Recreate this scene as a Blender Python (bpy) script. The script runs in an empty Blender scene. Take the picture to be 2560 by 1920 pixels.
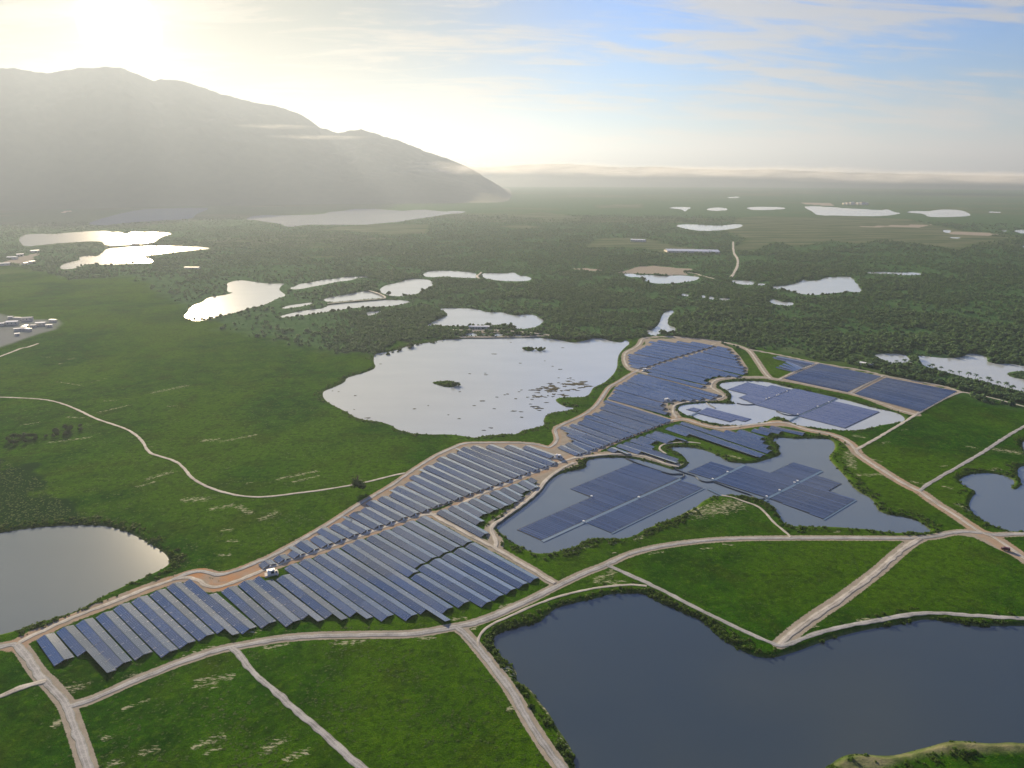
import bpy, math, random
import numpy as np
from mathutils import Vector, Matrix

random.seed(11)
rng = np.random.default_rng(11)
SC = bpy.context.scene

# ------------------------------------------------------------------ camera, sky, sun, exposure
W0, H0, FPX, HORIZON, CAMH = 2560.0, 1920.0, 1707.0, 430.0, 250.0
PITCH = math.atan((H0 / 2 - HORIZON) / FPX)
SP, CP = math.sin(PITCH), math.cos(PITCH)
cam_data = bpy.data.cameras.new('camera')
cam_data.sensor_fit = 'HORIZONTAL'
cam_data.sensor_width = 36.0
cam_data.lens = FPX / W0 * 36.0
cam_data.clip_start = 1.0
cam_data.clip_end = 200000.0
cam = bpy.data.objects.new('camera', cam_data)
SC.collection.objects.link(cam)
cam.location = (0, 0, CAMH)
cam.rotation_euler = (math.pi / 2 - PITCH, 0, 0)
SC.camera = cam


def ray(x, y):
    a, b = (x - W0 / 2) / FPX, (H0 / 2 - y) / FPX
    return np.stack([a, CP + b * SP, -SP + b * CP], -1)


SUN_DIR = ray(np.array(300.0), np.array(66.0))
SUN_DIR = SUN_DIR / np.linalg.norm(SUN_DIR)
SUN_AZ = math.atan2(SUN_DIR[0], SUN_DIR[1])          # clockwise from +Y
SUN_EL = math.radians(16.0)                          # high enough to clear the mountain from the plain
LAMP_DIR = np.array([math.sin(SUN_AZ) * math.cos(SUN_EL), math.cos(SUN_AZ) * math.cos(SUN_EL), math.sin(SUN_EL)])

SKY_STRENGTH, SUN_STRENGTH, EXPOSURE = 0.055, 5.0, 1.66
HAZE_DENSITY, HAZE_ANISO = 8.0e-5, 0.38

sun_data = bpy.data.lights.new('sun', 'SUN')
sun_data.energy = SUN_STRENGTH
sun_data.angle = math.radians(0.6)
sun_data.color = (1.0, 0.81, 0.53)
sun = bpy.data.objects.new('sun', sun_data)
SC.collection.objects.link(sun)
sun.rotation_euler = Vector(tuple(-LAMP_DIR)).to_track_quat('-Z', 'Y').to_euler()

SC.view_settings.view_transform = 'Standard'
SC.view_settings.look = 'None'
SC.view_settings.gamma = 1.0
SC.view_settings.exposure = EXPOSURE
SC.view_settings.use_curve_mapping = False
SC.render.engine = 'CYCLES'
SC.cycles.use_denoising = True
SC.cycles.max_bounces = 4
SC.cycles.diffuse_bounces = 2
SC.cycles.glossy_bounces = 3
SC.cycles.transparent_max_bounces = 6
SC.cycles.volume_bounces = 0
SC.cycles.sample_clamp_indirect = 4.0


class NT:
    """small helper to wire shader nodes"""

    def __init__(self, tree):
        self.t = tree

    def n(self, kind, **kw):
        nd = self.t.nodes.new(kind)
        for k, v in kw.items():
            if k.startswith('i_'):
                key = k[2:]
                key = int(key) if key.isdigit() else key.replace('_', ' ')
                self.put(nd.inputs[key], v)
            else:
                setattr(nd, k, v)
        return nd

    def put(self, sock, v):
        if hasattr(v, 'is_output'):
            self.t.links.new(v, sock)
        else:
            sock.default_value = v

    def math(self, op, a, b=0.0, c=0.0, clamp=False):
        nd = self.t.nodes.new('ShaderNodeMath')
        nd.operation = op
        nd.use_clamp = clamp
        for i, v in enumerate((a, b, c)):
            self.put(nd.inputs[i], v)
        return nd.outputs[0]

    def mix(self, f, a, b, blend='MIX'):
        nd = self.t.nodes.new('ShaderNodeMix')
        nd.data_type = 'RGBA'
        nd.blend_type = blend
        nd.clamp_factor = True
        self.put(nd.inputs[0], f)
        self.put(nd.inputs[6], a)
        self.put(nd.inputs[7], b)
        return nd.outputs[2]

    def noise(self, vec, scale, detail=4.0, rough=0.55, dist=0.0, out='Fac'):
        nd = self.t.nodes.new('ShaderNodeTexNoise')
        self.put(nd.inputs['Vector'], vec)
        nd.inputs['Scale'].default_value = scale
        nd.inputs['Detail'].default_value = detail
        nd.inputs['Roughness'].default_value = rough
        nd.inputs['Distortion'].default_value = dist
        return nd.outputs[out]

    def ramp(self, f, lo, hi, a=0.0, b=1.0, smooth=True):
        nd = self.t.nodes.new('ShaderNodeMapRange')
        nd.interpolation_type = 'SMOOTHSTEP' if smooth else 'LINEAR'
        nd.clamp = True
        self.put(nd.inputs[0], f)
        self.put(nd.inputs[1], lo)
        self.put(nd.inputs[2], hi)
        self.put(nd.inputs[3], a)
        self.put(nd.inputs[4], b)
        return nd.outputs[0]

    def vscale(self, v, s):
        nd = self.t.nodes.new('ShaderNodeMapping')
        self.put(nd.inputs['Vector'], v)
        nd.inputs['Scale'].default_value = s
        return nd.outputs[0]


world = bpy.data.worlds.new('World')
SC.world = world
world.use_nodes = True


def build_world():
    t = world.node_tree
    t.nodes.clear()
    N = NT(t)
    out = N.n('ShaderNodeOutputWorld')
    bg = N.n('ShaderNodeBackground')
    bg.inputs['Strength'].default_value = SKY_STRENGTH
    sky = N.n('ShaderNodeTexSky', sky_type='NISHITA')
    sky.sun_disc = False
    sky.sun_elevation = SUN_EL
    sky.sun_rotation = SUN_AZ
    sky.altitude = 250
    sky.air_density = 1.5
    sky.dust_density = 0.15
    sky.ozone_density = 4.0
    tc = N.n('ShaderNodeTexCoord')
    d = tc.outputs['Generated']
    sep = N.n('ShaderNodeSeparateXYZ', i_Vector=d)
    z = N.math('MAXIMUM', sep.outputs[2], 0.0)
    den = N.math('ADD', z, 0.16)
    px = N.math('DIVIDE', sep.outputs[0], den)
    py = N.math('DIVIDE', sep.outputs[1], den)
    cv = N.n('ShaderNodeCombineXYZ')
    N.put(cv.inputs[0], px)
    N.put(cv.inputs[1], py)
    mp = N.n('ShaderNodeMapping')
    N.put(mp.inputs['Vector'], cv.outputs[0])
    mp.inputs['Rotation'].default_value = (0, 0, math.radians(-14))
    mp.inputs['Scale'].default_value = (0.75, 1.9, 1.0)
    v = mp.outputs[0]
    big = N.noise(v, 0.75, 3.0, 0.5, 0.4)
    fine = N.noise(N.vscale(v, (1.0, 1.35, 1.0)), 2.3, 8.0, 0.60, 0.9)
    puff = N.noise(v, 7.5, 6.0, 0.62, 0.4)
    cov = N.math('ADD', N.math('MULTIPLY', big, 0.50), N.math('ADD', N.math('MULTIPLY', fine, 0.50), N.math('MULTIPLY', puff, 0.14)))
    cloud = N.ramp(cov, 0.515, 0.665, 0.0, 0.85)
    # closeness to the sun
    dot = N.n('ShaderNodeVectorMath', operation='DOT_PRODUCT')
    nrm = N.n('ShaderNodeVectorMath', operation='NORMALIZE')
    N.put(nrm.inputs[0], d)
    N.put(dot.inputs[0], nrm.outputs[0])
    dot.inputs[1].default_value = tuple(SUN_DIR)
    c = N.math('MAXIMUM', dot.outputs['Value'], 0.0)
    ccol = N.mix(N.ramp(c, 0.70, 0.995), (2.75, 2.75, 2.85, 1), (2.9, 2.5, 2.05, 1))
    tc_ = N.mix(N.ramp(c, 0.78, 0.997), (0.005, 0.40, 0.98, 1), (0.17, 0.145, 0.115, 1))
    tint = N.mix(1.0, sky.outputs[0], tc_, 'MULTIPLY')
    col = N.mix(cloud, tint, ccol)
    # light scattered round the sun by thin high cloud
    halo = N.math('MULTIPLY', N.math('POWER', c, 50.0), 1.0)
    halo2 = N.math('MULTIPLY', N.math('POWER', c, 500.0), 3.0)
    disc = N.math('MULTIPLY', N.ramp(c, math.cos(math.radians(2.6)), math.cos(math.radians(0.7))), 40.0)
    glow = N.math('ADD', N.math('ADD', halo, halo2), disc)
    gcol = N.n('ShaderNodeVectorMath', operation='SCALE')
    gcol.inputs[0].default_value = (1.0, 0.84, 0.60)
    N.put(gcol.inputs['Scale'], glow)
    fin = N.mix(1.0, col, gcol.outputs[0], 'ADD')
    N.put(bg.inputs['Color'], fin)
    t.links.new(bg.outputs[0], out.inputs['Surface'])


build_world()

# ------------------------------------------------------------------ pixel -> place
TILES = {
    'S': (0, 0, 1.0), 'FULL': (0, 0, 2212 / 2560.0),
    'T1': (0, 1280, 2.5925), 'T2': (600, 1280, 2.5925), 'T3': (1200, 1280, 2.5925), 'T4': (1760, 1280, 2.5925),
    'T5': (1200, 800, 2.5925), 'T6': (1760, 800, 2.5925), 'T7': (600, 800, 2.5925), 'T8': (0, 800, 2.5925),
    'U1': (0, 0, 2.765), 'U2': (800, 0, 2.4578), 'U3': (1660, 0, 2.4578),
    'U4': (0, 440, 3.16), 'U5': (600, 440, 3.16), 'U6': (1200, 440, 3.16), 'U7': (1860, 440, 3.16),
    'A1': (60, 1420, 4.424), 'A2': (480, 1360, 4.424), 'A3': (880, 1260, 4.424), 'A4': (630, 1180, 4.9156),
    'A5': (980, 1080, 4.9156), 'A6': (1360, 980, 5.53), 'A7': (1480, 830, 5.267), 'A8': (1500, 1030, 4.096),
    'B3': (1260, 1140, 4.424), 'B4': (1700, 1100, 4.424), 'B5': (1700, 930, 3.6867), 'B6': (1900, 870, 4.254),
    'B7': (0, 740, 9.217), 'B8': (2040, 840, 4.254),
}


def pix(spec):
    """spec: 'T1', [(x,y)..], 'T2', [...] -> source pixels"""
    out = []
    for i in range(0, len(spec), 2):
        x0, y0, s = TILES[spec[i]]
        for (x, y) in spec[i + 1]:
            out.append((x0 + x / s, y0 + y / s))
    return np.array(out, float)


def ground(p, z=0.0):
    p = np.asarray(p, float)
    d = ray(p[..., 0], p[..., 1])
    t = (z - CAMH) / np.minimum(d[..., 2], -0.004)
    return d[..., :2] * t[..., None]


def at(tile, x, y, z=0.0):
    q = ground(pix((tile, [(x, y)]))[0], z)
    return Vector((q[0], q[1], z))


def gp(*spec, z=0.0):
    return ground(pix(spec), z)


# ------------------------------------------------------------------ numeric noise and geometry helpers
def _hash(ix, iy, s):
    h = (ix.astype(np.int64) * 374761393 + iy.astype(np.int64) * 668265263 + s * 1442695041) & 0xFFFFFFFF
    h = ((h ^ (h >> 13)) * 1274126177) & 0xFFFFFFFF
    return ((h ^ (h >> 16)) & 0xFFFF) / 65535.0


def vnoise(x, y, s=0):
    ix, iy = np.floor(x), np.floor(y)
    fx, fy = x - ix, y - iy
    fx, fy = fx * fx * (3 - 2 * fx), fy * fy * (3 - 2 * fy)
    a, b = _hash(ix, iy, s), _hash(ix + 1, iy, s)
    c, d = _hash(ix, iy + 1, s), _hash(ix + 1, iy + 1, s)
    return (a * (1 - fx) + b * fx) * (1 - fy) + (c * (1 - fx) + d * fx) * fy


def fbm(x, y, o=4, s=0):
    r, a, t = 0, 0.5, 0
    for k in range(o):
        r = r + a * vnoise(x * 2 ** k, y * 2 ** k, s + k * 7)
        t += a
        a *= 0.5
    return r / t


def sstep(a, b, x):
    t = np.clip((x - a) / (b - a), 0, 1)
    return t * t * (3 - 2 * t)


def smooth_poly(p, closed=True, it=1):
    for _ in range(it):
        q = np.roll(p, -1, 0) if closed else p[1:]
        a = p if closed else p[:-1]
        n = np.empty((len(a) * 2, 2))
        n[0::2] = a * 0.75 + q * 0.25
        n[1::2] = a * 0.25 + q * 0.75
        p = n if closed else np.vstack([p[:1], n, p[-1:]])
    return p


def fractal_poly(p, step, amp, seed=0):
    """break up long edges with small irregular bays"""
    out = []
    n = len(p)
    for i in range(n):
        a, b = p[i], p[(i + 1) % n]
        L = np.hypot(*(b - a))
        k = max(1, int(L / step))
        k = min(k, 24)
        nx, ny = -(b - a)[1] / (L + 1e-6), (b - a)[0] / (L + 1e-6)
        for j in range(k):
            t = j / k
            q = a + (b - a) * t
            o = 0.0
            if 0 < j:
                o = (fbm(np.array([q[0] / (step * 2.2)]), np.array([q[1] / (step * 2.2)]), 3, seed)[0] - 0.5) * 2 * amp
                o *= min(1.0, L / (3 * amp + 1e-6))
            out.append((q[0] + nx * o, q[1] + ny * o))
    return np.array(out)


def poly_area(p):
    x, y = p[:, 0], p[:, 1]
    return 0.5 * np.sum(x * np.roll(y, -1) - np.roll(x, -1) * y)


def seg_dist(x, y, a, b):
    d = b - a
    L = d @ d + 1e-9
    t = np.clip(((x - a[0]) * d[0] + (y - a[1]) * d[1]) / L, 0, 1)
    return np.hypot(x - a[0] - t * d[0], y - a[1] - t * d[1])


def inside_poly(x, y, p):
    c = np.zeros(x.shape, bool)
    n = len(p)
    for i in range(n):
        x1, y1 = p[i]
        x2, y2 = p[(i + 1) % n]
        if y1 == y2:
            continue
        k = ((y1 > y) != (y2 > y)) & (x < (x2 - x1) * (y - y1) / (y2 - y1) + x1)
        c ^= k
    return c


def signed_dist(x, y, p):
    d = np.full(x.shape, 1e9)
    for i in range(len(p)):
        d = np.minimum(d, seg_dist(x, y, p[i], p[(i + 1) % len(p)]))
    return np.where(inside_poly(x, y, p), -d, d)


# ------------------------------------------------------------------ objects
COL = SC.collection


def tag(o, label=None, cat=None, group=None, kind=None):
    if label:
        o['label'] = label
    if cat:
        o['category'] = cat
    if group:
        o['group'] = group
    if kind:
        o['kind'] = kind
    return o


def mesh_obj(name, me, mat, parent=None, loc=None):
    o = bpy.data.objects.new(name, me)
    COL.objects.link(o)
    if mat is not None and not me.materials:
        me.materials.append(mat)
    if parent is not None:
        o.parent = parent
    if loc is not None:
        o.location = loc
    return o


def empty(name, loc, rz=0.0):
    o = bpy.data.objects.new(name, None)
    COL.objects.link(o)
    o.location = loc
    o.rotation_euler = (0, 0, rz)
    o.empty_display_size = 0.5
    return o


class MB:
    """collects simple shapes into one mesh"""

    def __init__(self):
        self.v, self.f, self.uv = [], [], []

    def add(self, vs, fs):
        o = len(self.v)
        self.v.extend([tuple(q) for q in vs])
        self.f.extend([tuple(o + i for i in f) for f in fs])

    def box(self, c, s, rz=0.0, taper=1.0):
        cx, cy, cz = c
        hx, hy, hz = s[0] / 2, s[1] / 2, s[2] / 2
        ca, sa = math.cos(rz), math.sin(rz)
        vs = []
        for z, k in ((-hz, 1.0), (hz, taper)):
            for x, y in ((-hx, -hy), (hx, -hy), (hx, hy), (-hx, hy)):
                x, y = x * k, y * k
                vs.append((cx + x * ca - y * sa, cy + x * sa + y * ca, cz + z))
        self.add(vs, [(3, 2, 1, 0), (4, 5, 6, 7), (0, 1, 5, 4), (1, 2, 6, 5), (2, 3, 7, 6), (3, 0, 4, 7)])

    def prism(self, prof, y0, y1):
        """profile in x,z swept along y"""
        n = len(prof)
        vs = [(x, y0, z) for x, z in prof] + [(x, y1, z) for x, z in prof]
        fs = [tuple(range(n)), tuple(range(2 * n - 1, n - 1, -1))]
        fs += [(i, n + i, n + (i + 1) % n, (i + 1) % n) for i in range(n)]
        self.add(vs, fs)

    def tube(self, pts, r, n=6):
        rings = []
        P = [Vector(p) for p in pts]
        rr = r if hasattr(r, '__len__') else [r] * len(P)
        for i, p in enumerate(P):
            a, b = P[max(i - 1, 0)], P[min(i + 1, len(P) - 1)]
            d = (b - a).normalized()
            u = d.cross(Vector((0, 0, 1)))
            if u.length < 1e-4:
                u = Vector((1, 0, 0))
            u.normalize()
            w = d.cross(u)
            rings.append([p + (u * math.cos(2 * math.pi * k / n) + w * math.sin(2 * math.pi * k / n)) * rr[i] for k in range(n)])
        vs = [v for r_ in rings for v in r_]
        fs = []
        for i in range(len(P) - 1):
            for k in range(n):
                fs.append((i * n + k, i * n + (k + 1) % n, (i + 1) * n + (k + 1) % n, (i + 1) * n + k))
        fs.append(tuple(range(n - 1, -1, -1)))
        fs.append(tuple((len(P) - 1) * n + k for k in range(n)))
        self.add(vs, fs)

    def mesh(self, name, smooth=False):
        me = bpy.data.meshes.new(name)
        me.from_pydata(self.v, [], self.f)
        me.update()
        if smooth:
            me.polygons.foreach_set('use_smooth', [True] * len(me.polygons))
        return me

    def build(self, name, mat, parent=None, loc=None, smooth=False):
        return mesh_obj(name, self.mesh(name, smooth), mat, parent, loc)


ONES = ['first', 'second', 'third', 'fourth', 'fifth', 'sixth', 'seventh', 'eighth', 'ninth', 'tenth', 'eleventh',
        'twelfth', 'thirteenth', 'fourteenth', 'fifteenth', 'sixteenth', 'seventeenth', 'eighteenth', 'nineteenth']


def ordinal(i):
    """0 -> first"""
    if i < 19:
        return ONES[i]
    tens = {2: ('twentieth', 'twenty'), 3: ('thirtieth', 'thirty')}[(i + 1) // 10]
    r = (i + 1) % 10
    return tens[0] if r == 0 else tens[1] + '-' + ONES[r - 1]


# ------------------------------------------------------------------ materials
def new_mat(name):
    m = bpy.data.materials.new(name)
    m.use_nodes = True
    t = m.node_tree
    b = t.nodes['Principled BSDF']
    return m, NT(t), b


def flat(name, col, rough=0.7, spec=0.3, var=0.12, scale=0.8, metal=0.0):
    m, N, b = new_mat(name)
    g = N.n('ShaderNodeNewGeometry')
    nz = N.noise(g.outputs['Position'], scale, 4.0, 0.6)
    c0 = tuple(max(0, c * (1 - var)) for c in col) + (1,)
    c1 = tuple(min(1, c * (1 + var)) for c in col) + (1,)
    N.put(b.inputs['Base Color'], N.mix(nz, c0, c1))
    b.inputs['Roughness'].default_value = rough
    b.inputs['Specular IOR Level'].default_value = spec
    b.inputs['Metallic'].default_value = metal
    return m


def mat_ground():
    m, N, b = new_mat('ground_cover')
    g = N.n('ShaderNodeNewGeometry')
    P = g.outputs['Position']

    def attr(a):
        return N.n('ShaderNodeAttribute', attribute_name=a).outputs['Fac']

    n_huge = N.noise(P, 0.0022, 3.0, 0.5)
    n_big = N.noise(P, 0.011, 4.0, 0.55, 0.6)
    n_mid = N.noise(P, 0.06, 5.0, 0.6, 0.3)
    n_fin = N.noise(P, 0.45, 5.0, 0.65)
    n_tuf = N.noise(P, 1.3, 4.0, 0.7)
    dark = (0.008, 0.040, 0.001, 1)
    mid = (0.017, 0.090, 0.001, 1)
    lime = (0.048, 0.142, 0.002, 1)
    olive = (0.072, 0.105, 0.005, 1)
    c = N.mix(N.ramp(n_mid, 0.33, 0.68), dark, mid)
    c = N.mix(N.math('MULTIPLY', N.ramp(n_big, 0.45, 0.70), 0.65), c, lime)
    c = N.mix(N.math('MULTIPLY', N.ramp(n_fin, 0.50, 0.78), 0.50), c, lime)
    n_reg = N.noise(P, 0.0055, 4.0, 0.55, 0.8)
    c = N.mix(N.math('MULTIPLY', N.math('ADD', N.ramp(n_reg, 0.36, 0.60), N.math('MULTIPLY', N.math('SUBTRACT', n_mid, 0.5), 1.2), clamp=True), 0.75), c, (0.072, 0.150, 0.003, 1))
    c = N.mix(N.math('MULTIPLY', N.ramp(N.noise(P, 0.028, 5.0, 0.65, 0.5), 0.48, 0.70), 0.62), c, (0.038, 0.054, 0.004, 1))
    c = N.mix(N.math('MULTIPLY', N.ramp(n_huge, 0.50, 0.66), N.math('MULTIPLY', N.ramp(n_fin, 0.40, 0.70), 0.7)), c, olive)
    c = N.mix(N.math('MULTIPLY', N.ramp(n_tuf, 0.42, 0.62, 1.0, 0.0), 0.55), c, dark)
    c = N.mix(N.math('MULTIPLY', N.ramp(N.noise(P, 0.13, 5.0, 0.7, 0.4), 0.50, 0.66), 0.5), c, (0.012, 0.036, 0.003, 1))
    n_gr = N.noise(P, 0.26, 6.0, 0.72, 0.3)
    c = N.mix(N.math('MULTIPLY', N.ramp(n_gr, 0.50, 0.64), 0.55), c, (0.010, 0.032, 0.002, 1))
    c = N.mix(N.math('MULTIPLY', N.ramp(N.noise(P, 0.7, 5.0, 0.7), 0.54, 0.70), N.ramp(n_mid, 0.4, 0.65, 0.15, 0.65)), c, (0.085, 0.088, 0.014, 1))
    c = N.mix(N.math('MULTIPLY', N.ramp(n_gr, 0.36, 0.46, 1.0, 0.0), 0.4), c, (0.082, 0.150, 0.008, 1))
    th = N.math('ADD', attr('painted_shade'), N.math('MULTIPLY', N.math('SUBTRACT', n_mid, 0.5), 0.9))
    c = N.mix(N.ramp(th, 0.35, 0.75, 0.0, 0.85), c, (0.010, 0.034, 0.008, 1))  # shade at the left edge, painted into the grass colour
    # scrub and wood floor
    fo = attr('forest')
    fcol = N.mix(N.ramp(n_mid, 0.3, 0.7), (0.028, 0.074, 0.026, 1), (0.055, 0.118, 0.042, 1))
    fcol = N.mix(N.math('MULTIPLY', N.ramp(N.noise(P, 0.09, 5.0, 0.7), 0.46, 0.66), 0.5), fcol, (0.080, 0.140, 0.045, 1))
    c = N.mix(fo, c, fcol)
    # far paddies and clearings
    fi = attr('field')
    stripe = N.noise(N.vscale(P, (0.004, 0.02, 0.01)), 1.0, 4.0, 0.6)
    ficol = N.mix(N.ramp(stripe, 0.35, 0.65), (0.05, 0.085, 0.035, 1), (0.125, 0.14, 0.085, 1))
    c = N.mix(fi, c, ficol)
    # bare ground showing through
    def through(a, lo=0.30, hi=0.72, n=None):
        s = N.math('ADD', N.math('MULTIPLY', attr(a), 1.0), N.math('MULTIPLY', N.math('SUBTRACT', n, 0.5), 1.05))
        return N.ramp(s, lo, hi)
    nb = N.noise(P, 0.55, 5.0, 0.68)
    stretch = N.noise(N.vscale(P, (0.28, 0.9, 0.5)), 0.9, 4.0, 0.65)
    c = N.mix(N.math('MULTIPLY', N.ramp(N.math('ADD', N.math('MULTIPLY', attr('bare'), 0.75), N.math('MULTIPLY', N.math('SUBTRACT', stretch, 0.5), 2.6)), 0.50, 0.85), 0.85), c, N.mix(n_fin, (0.28, 0.29, 0.17, 1), (0.46, 0.43, 0.33, 1)))
    dirt = N.mix(N.noise(P, 0.16, 5.0, 0.62), (0.19, 0.165, 0.125, 1), (0.38, 0.345, 0.29, 1))
    dirt = N.mix(N.math('MULTIPLY', attr('orange'), N.ramp(n_mid, 0.3, 0.62)), dirt, (0.40, 0.215, 0.105, 1))
    c = N.mix(through('dirt', 0.40, 0.62, nb), c, dirt)
    c = N.mix(N.math('MULTIPLY', attr('mud'), N.ramp(n_mid, 0.35, 0.6, 0.4, 1.0)), c, (0.17, 0.165, 0.10, 1))
    c = N.mix(attr('paved'), c, N.mix(n_fin, (0.15, 0.16, 0.17, 1), (0.30, 0.31, 0.32, 1)))
    N.put(b.inputs['Base Color'], c)
    b.inputs['Roughness'].default_value = 0.95
    b.inputs['Specular IOR Level'].default_value = 0.0
    bump = N.n('ShaderNodeBump')
    bump.inputs['Distance'].default_value = 0.9
    N.put(bump.inputs['Strength'], N.ramp(attr('dirt'), 0.2, 0.7, 0.75, 0.25))
    N.put(bump.inputs['Height'], N.math('ADD', N.math('MULTIPLY', n_tuf, 0.5), N.math('MULTIPLY', n_fin, 0.8)))
    N.put(b.inputs['Normal'], bump.outputs[0])
    return m


def mat_road(name, lo, hi):
    m, N, b = new_mat(name)
    g = N.n('ShaderNodeNewGeometry')
    P = g.outputs['Position']
    uv = N.n('ShaderNodeUVMap').outputs[0]
    sx = N.n('ShaderNodeSeparateXYZ', i_Vector=uv)
    v = sx.outputs[1]                      # -1..1 across
    w = N.math('ABSOLUTE', v)
    rut = N.math('MULTIPLY', N.ramp(N.math('ABSOLUTE', N.math('SUBTRACT', w, 0.42)), 0.0, 0.24, 1.0, 0.0), 0.45)
    n1 = N.noise(P, 0.12, 5.0, 0.65)
    n2 = N.noise(P, 1.1, 5.0, 0.7)
    blot = N.noise(P, 0.05, 6.0, 0.7, 0.6)
    c = N.mix(N.ramp(N.math('ADD', N.math('ADD', N.math('MULTIPLY', n1, 0.45), N.math('MULTIPLY', n2, 0.35)), N.math('MULTIPLY', blot, 0.35)), 0.38, 0.76), tuple(x * 0.78 for x in lo) + (1,), tuple(x * 1.06 for x in hi) + (1,))
    c = N.mix(rut, c, tuple(min(1, x * 1.18) for x in hi) + (1,))
    edge = N.ramp(N.math('ADD', w, N.math('MULTIPLY', N.math('SUBTRACT', n2, 0.5), 0.9)), 0.80, 1.05)
    c = N.mix(N.math('MULTIPLY', edge, 0.55), c, (0.11, 0.13, 0.05, 1))
    N.put(b.inputs['Base Color'], c)
    b.inputs['Roughness'].default_value = 0.92
    b.inputs['Specular IOR Level'].default_value = 0.15
    bump = N.n('ShaderNodeBump')
    bump.inputs['Distance'].default_value = 0.12
    bump.inputs['Strength'].default_value = 0.5
    N.put(bump.inputs['Height'], n2)
    N.put(b.inputs['Normal'], bump.outputs[0])
    return m


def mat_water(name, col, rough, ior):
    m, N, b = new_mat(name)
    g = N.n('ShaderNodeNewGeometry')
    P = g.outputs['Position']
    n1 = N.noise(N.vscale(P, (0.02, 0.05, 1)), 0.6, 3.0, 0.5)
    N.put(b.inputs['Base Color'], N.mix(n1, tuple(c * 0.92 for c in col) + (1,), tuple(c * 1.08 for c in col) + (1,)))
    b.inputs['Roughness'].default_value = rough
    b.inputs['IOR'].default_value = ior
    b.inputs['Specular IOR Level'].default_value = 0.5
    bump = N.n('ShaderNodeBump')
    bump.inputs['Distance'].default_value = 0.05
    bump.inputs['Strength'].default_value = 0.12
    N.put(bump.inputs['Height'], N.noise(P, 0.5, 3.0, 0.6))
    N.put(b.inputs['Normal'], bump.outputs[0])
    return m


def mat_panel(name, c0, c1, rough=0.05):
    m, N, b = new_mat(name)
    uv = N.n('ShaderNodeUVMap').outputs[0]
    br = N.n('ShaderNodeTexBrick')
    N.put(br.inputs['Vector'], uv)
    br.offset = 0.0
    br.squash = 1.0
    br.inputs['Color1'].default_value = (0.35, 0.35, 0.35, 1)
    br.inputs['Color2'].default_value = (0.65, 0.65, 0.65, 1)
    br.inputs['Mortar'].default_value = (0.95, 0.95, 0.95, 1)
    br.inputs['Scale'].default_value = 1.0
    br.inputs['Mortar Size'].default_value = 0.025
    br.inputs['Mortar Smooth'].default_value = 0.2
    br.inputs['Brick Width'].default_value = 2.0
    br.inputs['Row Height'].default_value = 1.0
    oi = N.n('ShaderNodeObjectInfo').outputs['Random']
    sep = N.n('ShaderNodeSeparateColor')
    N.put(sep.inputs[0], br.outputs[0])
    f = sep.outputs[0]
    g = N.n('ShaderNodeNewGeometry')
    speck = N.noise(g.outputs['Position'], 1.6, 3.0, 0.8)
    f2 = N.math('ADD', N.math('MULTIPLY', N.math('SUBTRACT', oi, 0.5), 0.75), N.math('ADD', N.math('MULTIPLY', f, 0.55), N.math('MULTIPLY', N.math('SUBTRACT', speck, 0.5), 0.9)), clamp=True)
    c = N.mix(f2, c0 + (1,), c1 + (1,))
    c = N.mix(N.math('MULTIPLY', N.ramp(f, 0.8, 0.95), 0.35), c, (0.35, 0.37, 0.40, 1))
    N.put(b.inputs['Base Color'], c)
    N.put(b.inputs['Roughness'], N.ramp(oi, 0.0, 1.0, rough * 0.8, rough * 1.25, smooth=False))
    b.inputs['IOR'].default_value = 2.4
    b.inputs['Specular IOR Level'].default_value = 0.5
    return m


def mat_leaf(name, lo, hi, trans=0.25):
    m, N, b = new_mat(name)
    oi = N.n('ShaderNodeObjectInfo').outputs['Random']
    g = N.n('ShaderNodeNewGeometry')
    n = N.noise(g.outputs['Position'], 0.35, 3.0, 0.6)
    n2 = N.noise(g.outputs['Position'], 0.012, 3.0, 0.55)
    f = N.math('ADD', N.math('MULTIPLY', oi, 0.45), N.math('ADD', N.math('MULTIPLY', n, 0.35), N.math('MULTIPLY', N.math('SUBTRACT', n2, 0.4), 0.8)), clamp=True)
    c = N.mix(f, lo + (1,), hi + (1,))
    N.put(b.inputs['Base Color'], c)
    b.inputs['Roughness'].default_value = 0.75
    b.inputs['Specular IOR Level'].default_value = 0.2
    tr = N.n('ShaderNodeBsdfTranslucent')
    N.put(tr.inputs['Color'], N.mix(0.5, c, (0.10, 0.16, 0.02, 1)))
    mx = N.n('ShaderNodeMixShader')
    mx.inputs[0].default_value = trans
    out = N.t.nodes['Material Output']
    N.t.links.new(b.outputs[0], mx.inputs[1])
    N.t.links.new(tr.outputs[0], mx.inputs[2])
    N.t.links.new(mx.outputs[0], out.inputs['Surface'])
    return m


M = {}
M['ground'] = mat_ground()
M['gravel'] = mat_road('grey_gravel', (0.18, 0.183, 0.186), (0.37, 0.37, 0.365))
M['track'] = mat_road('pale_earth_track', (0.23, 0.215, 0.19), (0.47, 0.445, 0.40))
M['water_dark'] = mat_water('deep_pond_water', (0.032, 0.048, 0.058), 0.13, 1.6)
M['water_mid'] = mat_water('faint_sheen_pond_water', (0.10, 0.125, 0.13), 0.13, 1.9)  # weaker sky reflection put into the base colour
M['water_silt'] = mat_water('painted_sheen_pond_water', (0.36, 0.395, 0.405), 0.14, 2.4)  # bright sky reflection painted as a pale base colour
M['panel_a'] = mat_panel('solar_glass', (0.026, 0.046, 0.085), (0.085, 0.118, 0.19))
M['panel_f'] = mat_panel('float_solar_glass', (0.032, 0.062, 0.135), (0.095, 0.145, 0.27), 0.08)
M['panel_v'] = mat_panel('violet_float_glass', (0.070, 0.080, 0.125), (0.125, 0.135, 0.195), 0.10)
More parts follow.
